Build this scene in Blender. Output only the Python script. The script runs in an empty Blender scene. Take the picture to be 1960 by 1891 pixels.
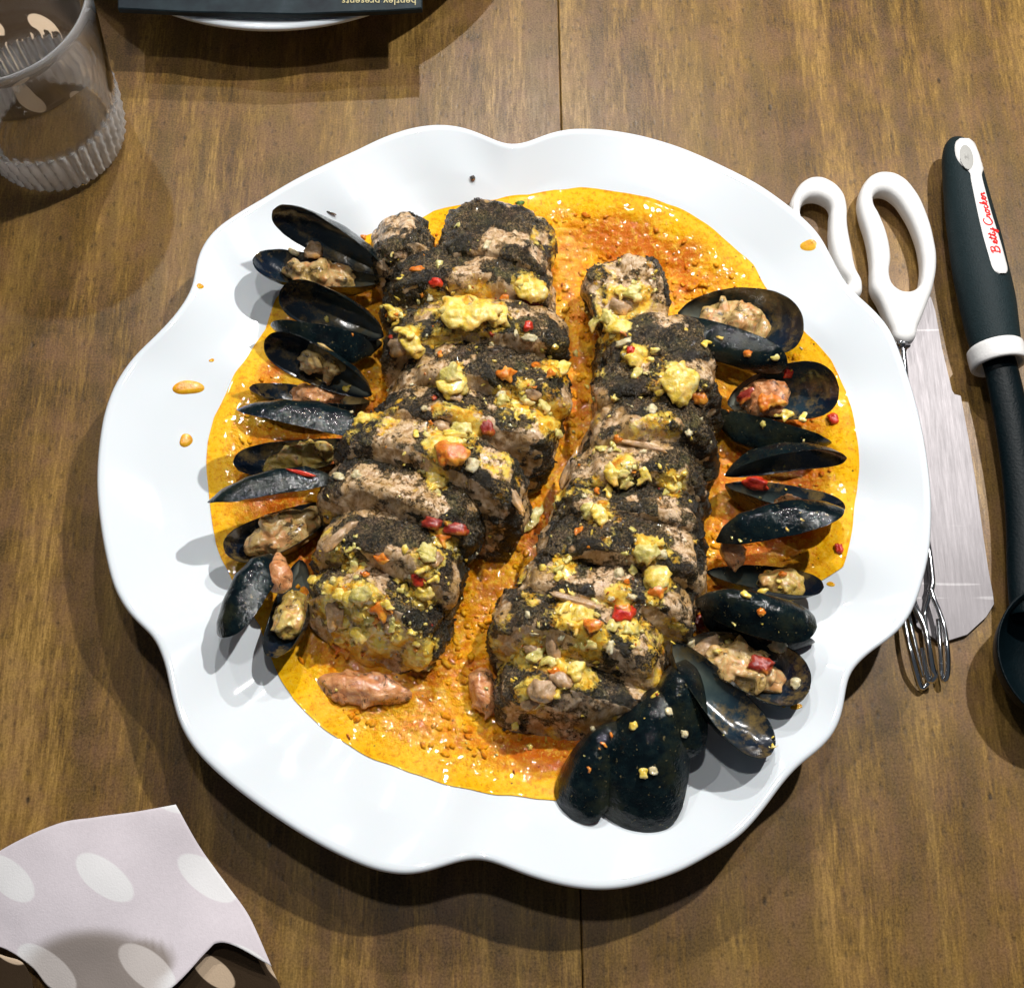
import bpy, bmesh, math, random
import numpy as np
from mathutils import Vector, Matrix
from mathutils.bvhtree import BVHTree
random.seed(7); rng = np.random.default_rng(7)
sc = bpy.context.scene
COL = sc.collection

# ---------------------------------------------------------------- camera, world, lamps
TILT, DIST, FOV = math.radians(20), 0.52, math.radians(44)
W0, H0 = 1960.0, 1891.0
FPX = (W0/2)/math.tan(FOV/2)
CAM = np.array([0, -math.sin(TILT)*DIST, math.cos(TILT)*DIST])
CU = np.array([0, math.cos(TILT), math.sin(TILT)]); CF = np.array([0, math.sin(TILT), -math.cos(TILT)])
cd = bpy.data.cameras.new('camera'); cam = bpy.data.objects.new('camera', cd); COL.objects.link(cam)
cd.sensor_fit = 'HORIZONTAL'; cd.angle = FOV; cd.clip_start = 0.01; cd.clip_end = 20
cam.location = CAM; cam.rotation_euler = (TILT, 0, 0); sc.camera = cam
wd = bpy.data.worlds.new('World'); sc.world = wd; wd.use_nodes = True
wd.node_tree.nodes['Background'].inputs[0].default_value = (0.72, 0.84, 1.0, 1)
wd.node_tree.nodes['Background'].inputs[1].default_value = 0.065
LAMPS = [((-0.27, 0.50, 0.76), 5.0, 0.009), ((0.36, 0.33, 0.74), 25, 0.010), ((0.03, 0.68, 0.78), 16, 0.009), ((0.00, 0.14, 0.92), 7.0, 0.02)]  # hanging bulbs; the last entry is an added fill lamp brightening the near table
for i, (p, w, r) in enumerate(LAMPS):
    ld = bpy.data.lights.new('bulb_or_fill', 'POINT'); ld.energy = w; ld.color = (1.0, 0.965, 0.93); ld.shadow_soft_size = r
    lo = bpy.data.objects.new('bulb_or_fill', ld); lo.location = p; COL.objects.link(lo)
sc.view_settings.view_transform = 'Standard'; sc.view_settings.look = 'None'
sc.view_settings.exposure = 0.02; sc.view_settings.gamma = 1.0
sc.cycles.blur_glossy = 0.3; sc.cycles.max_bounces = 10; sc.cycles.transmission_bounces = 10; sc.cycles.caustics_refractive = True

# ---------------------------------------------------------------- helpers
def P(px, py, z=0.0):
    d = np.array([(px-W0/2)/FPX, 0, 0]) + CU*((H0/2-py)/FPX) + CF
    return CAM + d*((z-CAM[2])/d[2])
def V(px, py, z=0.0): return Vector(P(px, py, z))
def rayd(px, py):
    d = np.array([(px-W0/2)/FPX, 0, 0]) + CU*((H0/2-py)/FPX) + CF
    return Vector(d/np.linalg.norm(d))
PX = 0.2015e-3       # metres per picture pixel at table height near the middle

def _hash(ix, iy, iz, s):
    n = (ix*374761393 + iy*668265263 + iz*2147483647 + s*1274126177) & 0xffffffff
    n = ((n ^ (n >> 13))*1274126177) & 0xffffffff
    n = ((n ^ (n >> 16))*2246822519) & 0xffffffff
    return ((n ^ (n >> 15)) & 0xffff)/32767.5-1
def noise(p, f=1.0, s=0):
    q = np.asarray(p, dtype=np.float64)*f+1000.37
    i = np.floor(q).astype(np.int64); t = q-i; t = t*t*t*(t*(t*6-15)+10)
    out = 0
    for dx in (0, 1):
        for dy in (0, 1):
            for dz in (0, 1):
                w = (t[:, 0] if dx else 1-t[:, 0])*(t[:, 1] if dy else 1-t[:, 1])*(t[:, 2] if dz else 1-t[:, 2])
                out = out + w*_hash(i[:, 0]+dx, i[:, 1]+dy, i[:, 2]+dz, s)
    return out
def fbm(p, f=1.0, s=0, o=3):
    a, out, tot = 1.0, 0, 0
    for k in range(o):
        out = out + a*noise(p, f*2**k, s+k*17); tot += a; a *= 0.5
    return out/tot
def sstep(x, a, b):
    t = np.clip((x-a)/(b-a), 0, 1); return t*t*(3-2*t)

TREES = []
def track(name, verts, faces, tag_=None):
    TREES.append((name, BVHTree.FromPolygons([Vector(v) for v in verts], [tuple(f) for f in faces]), tag_))
def hit(px, py, only=None):
    o = Vector(CAM); d = rayd(px, py); best = None
    for n, t, tg in TREES:
        if only and n not in only: continue
        loc, nor, idx, dist = t.ray_cast(o, d)
        if loc is not None and (best is None or dist < best[2]):
            if nor.dot(d) > 0: nor = -nor
            best = (loc, nor, dist, n, tg)
    return best

def mesh_obj(name, verts, faces, mats, parent=None, smooth=True, mi=None, attrs=None, uv=None, loc=None):
    me = bpy.data.meshes.new(name)
    verts = np.asarray(verts, dtype=float)
    if loc is not None: verts = verts-np.array(loc)
    me.from_pydata(verts.tolist(), [], [tuple(int(i) for i in f) for f in faces])
    if not isinstance(mats, (list, tuple)): mats = [mats]
    for m in mats: me.materials.append(m)
    if mi is not None: me.polygons.foreach_set('material_index', np.asarray(mi, dtype=np.int32))
    if smooth: me.polygons.foreach_set('use_smooth', np.ones(len(me.polygons), dtype=bool))
    for k, a in (attrs or {}).items():
        at = me.attributes.new(k, 'FLOAT', 'POINT'); at.data.foreach_set('value', np.asarray(a, dtype=np.float32))
    if uv is not None:
        l = me.uv_layers.new(name='UVMap'); vi = np.zeros(len(me.loops), dtype=np.int32); me.loops.foreach_get('vertex_index', vi)
        l.data.foreach_set('uv', np.asarray(uv, dtype=np.float32)[vi].ravel())
    me.update()
    o = bpy.data.objects.new(name, me); COL.objects.link(o)
    if parent is not None: o.parent = parent
    if loc is not None: o.location = loc
    return o
def tag(o, label, cat, group=None):
    o['label'] = label; o['category'] = cat
    if group: o['group'] = group
    return o
def thing(name, label, cat, loc=(0, 0, 0), group=None):
    o = bpy.data.objects.new(name, None); o.empty_display_size = 0.01; COL.objects.link(o); o.location = loc
    return tag(o, label, cat, group)
def child(name, verts, faces, mats, root, **k):
    L = Vector((0, 0, 0)); q = root
    while q is not None: L = L+q.location; q = q.parent
    o = mesh_obj(name, np.asarray(verts, dtype=float)-np.array(L), faces, mats, root, **k)
    return o
def gridfaces(n, m, wrap=False, off=0, flip=False):
    f = []
    for i in range(n-1):
        for j in range(m if wrap else m-1):
            a = off+i*m+j; b = off+i*m+(j+1) % m; c = off+(i+1)*m+(j+1) % m; d = off+(i+1)*m+j
            f.append((a, d, c, b) if flip else (a, b, c, d))
    return f
def catmull(pts, n):
    p = np.asarray(pts, dtype=float); out = []
    q = np.vstack([2*p[0]-p[1], p, 2*p[-1]-p[-2]]); k = len(p)-1
    for t in np.linspace(0, k-1e-9, n):
        i = int(t); u = t-i; a, b, c, d = q[i:i+4]
        out.append(0.5*((2*b)+(-a+c)*u+(2*a-5*b+4*c-d)*u*u+(-a+3*b-3*c+d)*u**3))
    return np.array(out)
def tube(path, rad, seg=10, flat=1.0, up=(0, 0, 1), cap=True):
    p = np.asarray(path, dtype=float); n = len(p); rad = np.broadcast_to(rad, n)
    T = np.gradient(p, axis=0); T /= np.linalg.norm(T, axis=1)[:, None]
    up = np.array(up, dtype=float); V_, N_ = [], []
    vs = []
    for i in range(n):
        s = np.cross(T[i], up); s /= max(1e-9, np.linalg.norm(s)); u = np.cross(s, T[i])
        for j in range(seg):
            a = 2*math.pi*j/seg
            vs.append(p[i]+s*math.cos(a)*rad[i]+u*math.sin(a)*rad[i]*flat)
    f = gridfaces(n, seg, True)
    if cap:
        f.append(tuple(range(seg))); f.append(tuple((n-1)*seg+j for j in range(seg))[::-1])
    return np.array(vs), f
def merge(parts):
    vs, fs, o = [], [], 0
    for v, f in parts:
        vs.append(v); fs += [tuple(i+o for i in q) for q in f]; o += len(v)
    return np.vstack(vs), fs
_ico = {}
def ico(n):
    if n not in _ico:
        bm = bmesh.new(); bmesh.ops.create_icosphere(bm, subdivisions=n, radius=1)
        bm.verts.ensure_lookup_table()
        _ico[n] = (np.array([v.co[:] for v in bm.verts]), [tuple(v.index for v in f.verts) for f in bm.faces]); bm.free()
    return _ico[n]
def lump(c, ax, ay, az, seed, n=3, rough=0.25, box=0.0, f=1.6):
    v, fc = ico(n); v = v.copy()
    if box > 0:
        k = np.max(np.abs(v), axis=1)[:, None]; v = v*(1-box)+(v/k)*box*0.85
    d = 1+rough*fbm(v, f, seed, 3); v = v*d[:, None]
    return np.array(c)+v[:, :1]*np.array(ax)+v[:, 1:2]*np.array(ay)+v[:, 2:3]*np.array(az), fc

def goo(parts, voxel, smooth, seed, disp=0.0003, f=350):
    v, fc = merge(parts)
    me = bpy.data.meshes.new('tmp'); me.from_pydata(v.tolist(), [], fc)
    o = bpy.data.objects.new('tmp', me); COL.objects.link(o)
    m = o.modifiers.new('r', 'REMESH'); m.mode = 'VOXEL'; m.voxel_size = voxel
    m2 = o.modifiers.new('s', 'SMOOTH'); m2.iterations = smooth; m2.factor = 0.6
    dg = bpy.context.evaluated_depsgraph_get(); ev = o.evaluated_get(dg); m3 = ev.to_mesh()
    n = len(m3.vertices); co = np.zeros(n*3, dtype=np.float32); m3.vertices.foreach_get('co', co); co = co.reshape(-1, 3).astype(float)
    no = np.zeros(n*3, dtype=np.float32); m3.vertices.foreach_get('normal', no); no = no.reshape(-1, 3)
    fs = [tuple(p.vertices) for p in m3.polygons]; ev.to_mesh_clear(); bpy.data.objects.remove(o); bpy.data.meshes.remove(me)
    co = co+no*(disp*fbm(co, f, seed, 3))[:, None]
    return co, fs
def blobs(c, e1, e2, n, sx, sy, hz, nb, rmin, rmax, seed, dome=0.6):
    rr_ = random.Random(seed); out = []
    for k in range(nb):
        qa, qr = rr_.uniform(0, 6.283), math.sqrt(rr_.uniform(0, 1))*0.85
        br = rr_.uniform(rmin, rmax); al = rr_.uniform(0, 3.14)
        a1 = e1*math.cos(al)+e2*math.sin(al); a2 = np.cross(n, a1); st = rr_.uniform(1.0, 1.9)
        cc = c+e1*math.cos(qa)*qr*max(sx-br*.7, 0)+e2*math.sin(qa)*qr*max(sy-br*.7, 0)+n*hz*(dome*(1-qr*qr)*rr_.uniform(.5, 1.1))
        out.append(lump(cc, a1*br*st, a2*br/st*1.2, n*br*rr_.uniform(.55, .9), seed+k*13, 3, 0.4, rr_.choice([0, 0, .3, .5]), 1.5))
    return out
# ---------------------------------------------------------------- materials
class NT:
    def __init__(s, name):
        s.m = bpy.data.materials.new(name); s.m.use_nodes = True; s.t = s.m.node_tree
        s.b = s.t.nodes['Principled BSDF']
    def n(s, typ, **k):
        x = s.t.nodes.new(typ)
        for a, b in k.items():
            if a.startswith('i_'):
                key = a[2:]; key = int(key) if key.isdigit() else key.replace('_', ' ')
                x.inputs[key].default_value = b
            else: setattr(x, a, b)
        return x
    def l(s, a, b): s.t.links.new(a, b)
    def coord(s, kind='Object', scale=(1, 1, 1), rot=(0, 0, 0)):
        c = s.n('ShaderNodeTexCoord'); m = s.n('ShaderNodeMapping'); s.l(c.outputs[kind], m.inputs[0])
        m.inputs['Scale'].default_value = scale; m.inputs['Rotation'].default_value = rot; return m.outputs[0]
    def noise(s, vec, scale, detail=4, rough=0.55, dist=0.0):
        x = s.n('ShaderNodeTexNoise', i_Scale=scale, i_Detail=detail, i_Roughness=rough, i_Distortion=dist); s.l(vec, x.inputs['Vector']); return x.outputs['Fac']
    def voro(s, vec, scale, feat='F1'):
        x = s.n('ShaderNodeTexVoronoi', feature=feat, i_Scale=scale); s.l(vec, x.inputs['Vector']); return x.outputs['Distance']
    def ramp(s, fac, stops):
        r = s.n('ShaderNodeValToRGB'); e = r.color_ramp.elements
        while len(e) < len(stops): e.new(0.5)
        for i, (p, c) in enumerate(stops):
            e[i].position = p; e[i].color = (c, c, c, 1) if isinstance(c, (int, float)) else (*c, 1)
        s.l(fac, r.inputs[0]); return r.outputs[0]
    def mix(s, f, a, b, typ='MIX'):
        x = s.n('ShaderNodeMix', data_type='RGBA', blend_type=typ)
        for v, i in ((f, 0), (a, 6), (b, 7)):
            if isinstance(v, (int, float)): x.inputs[i].default_value = v if i == 0 else (v, v, v, 1)
            elif isinstance(v, tuple): x.inputs[i].default_value = (*v, 1)
            else: s.l(v, x.inputs[i])
        return x.outputs[2]
    def math(s, op, a, b=0.0, clamp=False):
        x = s.n('ShaderNodeMath', operation=op, use_clamp=clamp)
        for v, i in ((a, 0), (b, 1)):
            if isinstance(v, (int, float)): x.inputs[i].default_value = v
            else: s.l(v, x.inputs[i])
        return x.outputs[0]
    def attr(s, name): return s.n('ShaderNodeAttribute', attribute_name=name).outputs['Fac']
    def bump(s, h, dist, strength=1.0, prev=None):
        b = s.n('ShaderNodeBump', i_Strength=strength, i_Distance=dist); s.l(h, b.inputs['Height'])
        if prev is not None: s.l(prev, b.inputs['Normal'])
        return b.outputs[0]
    def set(s, **k):
        for a, v in k.items():
            i = s.b.inputs[a.replace('_', ' ')]
            if hasattr(v, 'links') or hasattr(v, 'is_linked'): s.l(v, i)
            elif isinstance(v, tuple) and len(v) == 3 and 'Radius' not in a: i.default_value = (*v, 1)
            else: i.default_value = v
        return s.m

def mat_simple(name, col, rough=0.4, bump=0, bscale=600, var=0.15, **k):
    t = NT(name); c = t.coord()
    n = t.noise(c, bscale*0.4, 4)
    base = t.mix(n, tuple(x*(1-var) for x in col), tuple(min(1, x*(1+var)) for x in col))
    t.set(Base_Color=base, Roughness=rough, **k)
    if bump: t.set(Normal=t.bump(t.noise(c, bscale, 4), bump))
    return t.m

# wood
def mat_wood(seed):
    t = NT('wood_veneer'); c = t.n('ShaderNodeTexCoord').outputs['Object']
    mp = t.n('ShaderNodeMapping'); t.l(c, mp.inputs[0]); mp.inputs['Scale'].default_value = (1, 0.10, 1); mp.inputs['Location'].default_value = (seed, seed*0.3, 0)
    g = mp.outputs[0]
    warp = t.noise(g, 9, 2, 0.4)
    sx = t.n('ShaderNodeSeparateXYZ'); t.l(g, sx.inputs[0])
    rings = t.math('SINE', t.math('ADD', t.math('MULTIPLY', sx.outputs[0], 170.0), t.math('MULTIPLY', warp, 44.0)))
    ring = t.ramp(t.math('MULTIPLY_ADD', rings, 0.5), [(0.0, 0.0), (0.6, 0.35), (1, 1)])
    # MULTIPLY_ADD third input defaults 0.5
    fine = t.noise(g, 650, 6, 0.75)
    mid = t.noise(g, 60, 4, 0.6)
    blotch = t.noise(c, 14, 4, 0.6)
    grain = t.math('ADD', t.math('MULTIPLY', fine, 0.5), t.math('MULTIPLY', mid, 0.5))
    col = t.ramp(grain, [(0.415, (0.026, 0.012, 0.002)), (0.475, (0.095, 0.048, 0.008)), (0.535, (0.215, 0.120, 0.023)), (0.60, (0.43, 0.255, 0.065))])
    col = t.mix(t.math('MULTIPLY', t.ramp(ring, [(0.45, 0.0), (0.97, 1.0)]), 0.72), col, (0.050, 0.028, 0.010))
    col = t.mix(t.ramp(blotch, [(0.35, 0.0), (0.7, 0.42)]), col, (0.34, 0.19, 0.040))
    hue = t.noise(c, 55, 3, 0.7)
    col = t.mix(t.ramp(hue, [(0.42, 0.0), (0.70, 0.45)]), col, (0.22, 0.105, 0.070))
    col = t.mix(t.ramp(t.noise(g, 30, 4, 0.7), [(0.5, 0.0), (0.72, 0.55)]), col, (0.085, 0.062, 0.012))
    # dark pores
    mp2_ = t.n('ShaderNodeMapping'); t.l(c, mp2_.inputs[0]); mp2_.inputs['Scale'].default_value = (1, 0.4, 1); mp2 = mp2_.outputs[0]
    pc = t.n('ShaderNodeMapping'); t.l(c, pc.inputs[0]); pc.inputs['Scale'].default_value = (1, 0.55, 1); pc.inputs['Location'].default_value = (seed*2, 0, 0)
    vor = t.n('ShaderNodeTexVoronoi', i_Scale=105.0); t.l(pc.outputs[0], vor.inputs['Vector'])
    keep = t.ramp(vor.outputs['Color'], [(0.72, 0.0), (0.76, 1.0)])
    pore = t.math('MULTIPLY', t.ramp(vor.outputs['Distance'], [(0.05, 1.0), (0.12, 0.0)]), keep)
    vor2 = t.n('ShaderNodeTexVoronoi', i_Scale=340.0); t.l(pc.outputs[0], vor2.inputs['Vector'])
    pore2 = t.math('MULTIPLY', t.ramp(vor2.outputs['Distance'], [(0.12, 0.5), (0.34, 0.0)]), t.ramp(vor2.outputs['Color'], [(0.4, 0.0), (0.6, 1.0)]))
    pr = t.math('MAXIMUM', pore, pore2)
    col = t.mix(pr, col, (0.012, 0.006, 0.004))
    col = t.mix(t.ramp(t.noise(mp2, 700, 4, 0.75), [(0.60, 0.0), (0.72, 0.65)]), col, (0.040, 0.022, 0.008))
    col = t.mix(t.ramp(t.noise(c, 1150, 2, 0.6), [(0.25, 0.0), (0.8, 1.0)]), t.mix(0.40, col, (0.0, 0.0, 0.0)), t.mix(0.14, col, (0.7, 0.45, 0.18)))
    t.set(Base_Color=col, Roughness=t.ramp(fine, [(0.3, 0.42), (0.7, 0.30)]), Specular_IOR_Level=0.28,
          Normal=t.bump(t.math('SUBTRACT', fine, pr), 0.00012, 0.5))
    return t.m

def mat_porcelain():
    t = NT('white_porcelain'); c = t.coord()
    t.set(Base_Color=(0.745, 0.80, 0.84), Roughness=0.08, Coat_Weight=0.4, Coat_Roughness=0.04, Subsurface_Weight=0.05,
          Subsurface_Scale=0.004, Normal=t.bump(t.noise(c, 22, 2, 0.4), 0.0007, 0.5))
    return t.m

def mat_sauce():
    t = NT('orange_sauce'); c = t.coord()
    e = t.attr('edge')     # 0 at the rim of the pool, 1 well inside
    n1 = t.noise(c, 45, 5, 0.7, 0.6); n2 = t.noise(c, 210, 5, 0.7); n3 = t.noise(c, 900, 3, 0.6)
    body = t.ramp(t.math('ADD', t.math('MULTIPLY', n1, 0.6), t.math('MULTIPLY', n2, 0.4)),
                  [(0.36, (0.44, 0.105, 0.001)), (0.44, (0.68, 0.235, 0.001)), (0.52, (0.84, 0.36, 0.002)), (0.62, (0.90, 0.50, 0.010))])
    col = t.mix(t.ramp(t.noise(c, 28, 4, 0.65), [(0.47, 0.0), (0.61, 0.85)]), body, (0.54, 0.10, 0.002))
    col = t.mix(t.ramp(n2, [(0.54, 0.0), (0.66, 0.55)]), col, (0.80, 0.46, 0.05))
    col = t.mix(t.ramp(t.math('ADD', e, t.math('MULTIPLY', t.math('SUBTRACT', n1, 0.5), 2.4)), [(0.02, 0.0), (0.60, 1.0)]), (0.92, 0.50, 0.003), col)
    n4 = t.noise(c, 520, 4, 0.75)
    col = t.mix(t.ramp(n4, [(0.38, 0.55), (0.48, 0.0)]), col, (0.60, 0.13, 0.002))
    col = t.mix(t.ramp(n4, [(0.54, 0.0), (0.64, 0.6)]), col, (0.90, 0.56, 0.05))
    col = t.mix(t.ramp(n3, [(0.60, 0.0), (0.75, 0.45)]), col, (0.22, 0.05, 0.01))
    sp = t.n('ShaderNodeTexVoronoi', i_Scale=420.0); t.l(c, sp.inputs['Vector'])
    col = t.mix(t.math('MULTIPLY', t.ramp(sp.outputs['Distance'], [(0.12, 0.9), (0.22, 0.0)]), t.ramp(sp.outputs['Color'], [(0.82, 0.0), (0.86, 1.0)])), col, (0.05, 0.02, 0.01))
    h = t.math('ADD', t.math('MULTIPLY', n2, 1.0), t.math('MULTIPLY', t.noise(c, 520, 3, 0.6), 0.35))
    t.set(Base_Color=col, Roughness=0.35, Specular_IOR_Level=0.12,
          Normal=t.bump(t.math('MULTIPLY', h, t.ramp(e, [(0.0, 0.12), (0.4, 1.0)])), 0.0012, 0.9), Coat_Weight=0.55, Coat_Roughness=0.035, Coat_Normal=t.bump(t.math('MULTIPLY', t.noise(c, 200, 2, 0.5), t.ramp(e, [(0.0, 0.1), (0.4, 1.0)])), 0.0012, 0.7))
    return t.m

def glaze_nodes(t, c, col, rough, gl):
    n = t.noise(c, 130, 5, 0.68)
    gcol = t.ramp(t.noise(c, 170, 5, 0.75), [(0.34, (0.62, 0.20, 0.010)), (0.44, (0.80, 0.42, 0.02)), (0.54, (0.90, 0.64, 0.10)), (0.66, (0.80, 0.68, 0.22))])
    f = t.ramp(t.math('ADD', gl, t.math('MULTIPLY', t.math('SUBTRACT', n, 0.5), 2.2)), [(0.38, 0.0), (0.60, 0.92)])
    return t.mix(f, col, gcol), t.mix(f, rough, 0.09), f

def mat_pork():
    t = NT('herbed_pork'); c = t.coord(); gl = t.attr('glaze'); cr = t.attr('crust')
    fib = t.coord(scale=(1, 1, 0.22), rot=(0.4, 0.3, 0.2))
    nf = t.noise(fib, 380, 5, 0.7, 0.5); n2 = t.noise(c, 75, 5, 0.65); hf = t.noise(c, 1050, 5, 0.8); mf = t.noise(c, 300, 5, 0.75)
    meat = t.ramp(nf, [(0.32, (0.22, 0.11, 0.040)), (0.44, (0.48, 0.30, 0.145)), (0.58, (0.74, 0.55, 0.36))])
    meat = t.mix(t.ramp(n2, [(0.42, 0.0), (0.60, 0.75)]), meat, (0.42, 0.24, 0.06))
    mixn = t.math('ADD', t.math('MULTIPLY', hf, 0.72), t.math('MULTIPLY', mf, 0.28))
    dark = t.ramp(mixn, [(0.40, (0.003, 0.003, 0.002)), (0.47, (0.020, 0.015, 0.006)), (0.52, (0.085, 0.055, 0.022)), (0.57, (0.20, 0.135, 0.060)), (0.65, (0.46, 0.33, 0.18))])
    dark = t.mix(t.ramp(t.noise(c, 110, 5, 0.7), [(0.48, 0.0), (0.62, 0.55)]), dark, t.ramp(hf, [(0.38, (0.010, 0.012, 0.004)), (0.6, (0.13, 0.125, 0.035))]))
    dark = t.mix(t.ramp(t.noise(c, 90, 4, 0.7, 0.4), [(0.52, 0.0), (0.66, 0.55)]), dark, t.ramp(hf, [(0.36, (0.035, 0.016, 0.010)), (0.6, (0.22, 0.13, 0.085))]))
    dark = t.mix(t.ramp(t.noise(c, 55, 5, 0.7, 0.6), [(0.44, 0.0), (0.56, 0.80)]), dark, (0.006, 0.006, 0.004))
    m = t.math('ADD', cr, t.math('MULTIPLY', t.math('SUBTRACT', t.math('ADD', t.math('MULTIPLY', hf, 0.30), t.math('MULTIPLY', mf, 0.70)), 0.5), 2.6))
    cf = t.ramp(m, [(0.40, 0.0), (0.56, 1.0)])
    col = t.mix(cf, meat, dark)
    col, ro, f = glaze_nodes(t, c, col, 0.26, gl)
    h = t.mix(cf, t.math('MULTIPLY', nf, 0.45), t.math('ADD', t.math('MULTIPLY', hf, 0.8), mf))
    t.set(Base_Color=col, Roughness=ro, Specular_IOR_Level=0.5, Subsurface_Weight=0.06, Subsurface_Radius=(0.003, 0.0012, 0.0006), Subsurface_Scale=1.0,
          Coat_Weight=t.math('MAXIMUM', t.math('MULTIPLY', f, 0.7), t.math('ADD', 0.3, t.math('MULTIPLY', cf, -0.2))), Coat_Roughness=0.05,
          Normal=t.bump(t.math('MULTIPLY', h, t.math('SUBTRACT', 1.0, t.math('MULTIPLY', f, 0.8))), 0.0013, 0.8))
    return t.m
def mat_shell_out():
    t = NT('black_mussel_shell'); c = t.coord(); g = t.attr('growth')
    ln = t.math('SINE', t.math('ADD', t.math('MULTIPLY', g, 120.0), t.math('MULTIPLY', t.noise(c, 130, 3), 6)))
    n = t.noise(c, 180, 5, 0.7)
    col = t.ramp(n, [(0.35, (0.002, 0.004, 0.006)), (0.55, (0.004, 0.010, 0.012)), (0.72, (0.011, 0.019, 0.018))])
    col = t.mix(t.ramp(t.noise(c, 60, 5, 0.7), [(0.50, 0.0), (0.66, 0.6)]), col, (0.026, 0.028, 0.012))
    col = t.mix(t.ramp(g, [(0.0, 0.5), (0.18, 0.0)]), col, (0.045, 0.035, 0.02))
    col = t.mix(t.ramp(t.noise(c, 620, 3, 0.6), [(0.66, 0.0), (0.70, 0.8)]), col, (0.16, 0.13, 0.06))
    h = t.math('ADD', t.math('MULTIPLY', ln, 0.02), n)
    t.set(Base_Color=col, Roughness=t.ramp(n, [(0.4, 0.05), (0.65, 0.13)]), Specular_IOR_Level=0.30, Coat_Weight=0.0, Normal=t.bump(t.math('ADD', h, t.math('MULTIPLY', t.noise(c, 520, 3, 0.6), 0.25)), 0.0007, 0.8))
    return t.m
def mat_shell_in():
    t = NT('mussel_nacre'); c = t.coord(); g = t.attr('growth'); r = t.attr('rimness')
    n = t.noise(c, 120, 4, 0.6)
    pear = t.ramp(t.math('ADD', t.math('MULTIPLY', g, 0.75), t.math('MULTIPLY', n, 0.3)),
                  [(0.15, (0.20, 0.21, 0.17)), (0.40, (0.075, 0.105, 0.095)), (0.58, (0.016, 0.035, 0.048)), (0.8, (0.004, 0.009, 0.020))])
    col = t.mix(t.ramp(r, [(0.70, 0.0), (0.93, 1.0)]), pear, (0.008, 0.013, 0.018))
    col = t.mix(t.ramp(t.noise(c, 90, 5, 0.7), [(0.50, 0.0), (0.66, 0.7)]), col, (0.24, 0.16, 0.045))
    t.set(Base_Color=col, Roughness=0.2, Specular_IOR_Level=0.6, Coat_Weight=0.4, Coat_Roughness=0.1, Normal=t.bump(n, 0.0005, 0.6))
    return t.m
def mat_mussel(name, a, b, d):
    t = NT(name); c = t.coord()
    n = t.noise(c, 130, 5, 0.7, 0.8); n2 = t.noise(c, 420, 4, 0.7)
    col = t.ramp(t.math('ADD', t.math('MULTIPLY', n, 0.65), t.math('MULTIPLY', n2, 0.35)), [(0.36, d), (0.43, a), (0.58, b)])
    col = t.mix(t.ramp(t.noise(c, 120, 4, 0.7, 1.2), [(0.50, 0.0), (0.62, 0.7)]), col, (0.62, 0.26, 0.09))
    col = t.mix(t.ramp(t.noise(c, 190, 5, 0.75, 1.0), [(0.56, 0.0), (0.63, 0.9)]), col, (0.035, 0.025, 0.012))
    t.set(Base_Color=col, Roughness=0.12, Specular_IOR_Level=0.55, Subsurface_Weight=0.2, Subsurface_Radius=(0.003, 0.0015, 0.0006), Subsurface_Scale=1.0,
          Coat_Weight=0.4, Coat_Roughness=0.05, Normal=t.bump(t.math('ADD', n, t.math('MULTIPLY', n2, 0.4)), 0.0011, 0.8))
    return t.m
def mat_chunk(name, a, b, rough=0.12, sp=True):
    t = NT(name); c = t.coord()
    n = t.noise(c, 260, 5, 0.7); n2 = t.noise(c, 900, 3, 0.6)
    col = t.ramp(n, [(0.34, tuple(x*0.65 for x in a)), (0.44, a), (0.64, b)])
    if sp: col = t.mix(t.ramp(t.noise(c, 95, 4, 0.7), [(0.52, 0.0), (0.66, 0.6)]), col, (0.82, 0.38, 0.03))
    if sp: col = t.mix(t.ramp(n2, [(0.66, 0.0), (0.72, 0.8)]), col, (0.06, 0.05, 0.02))
    t.set(Base_Color=col, Roughness=rough, Specular_IOR_Level=0.55, Subsurface_Weight=0.2, Subsurface_Radius=(0.002, 0.001, 0.0004), Subsurface_Scale=1.0,
          Coat_Weight=0.6, Coat_Roughness=0.03, Normal=t.bump(n, 0.0009, 0.8))
    return t.m

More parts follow.
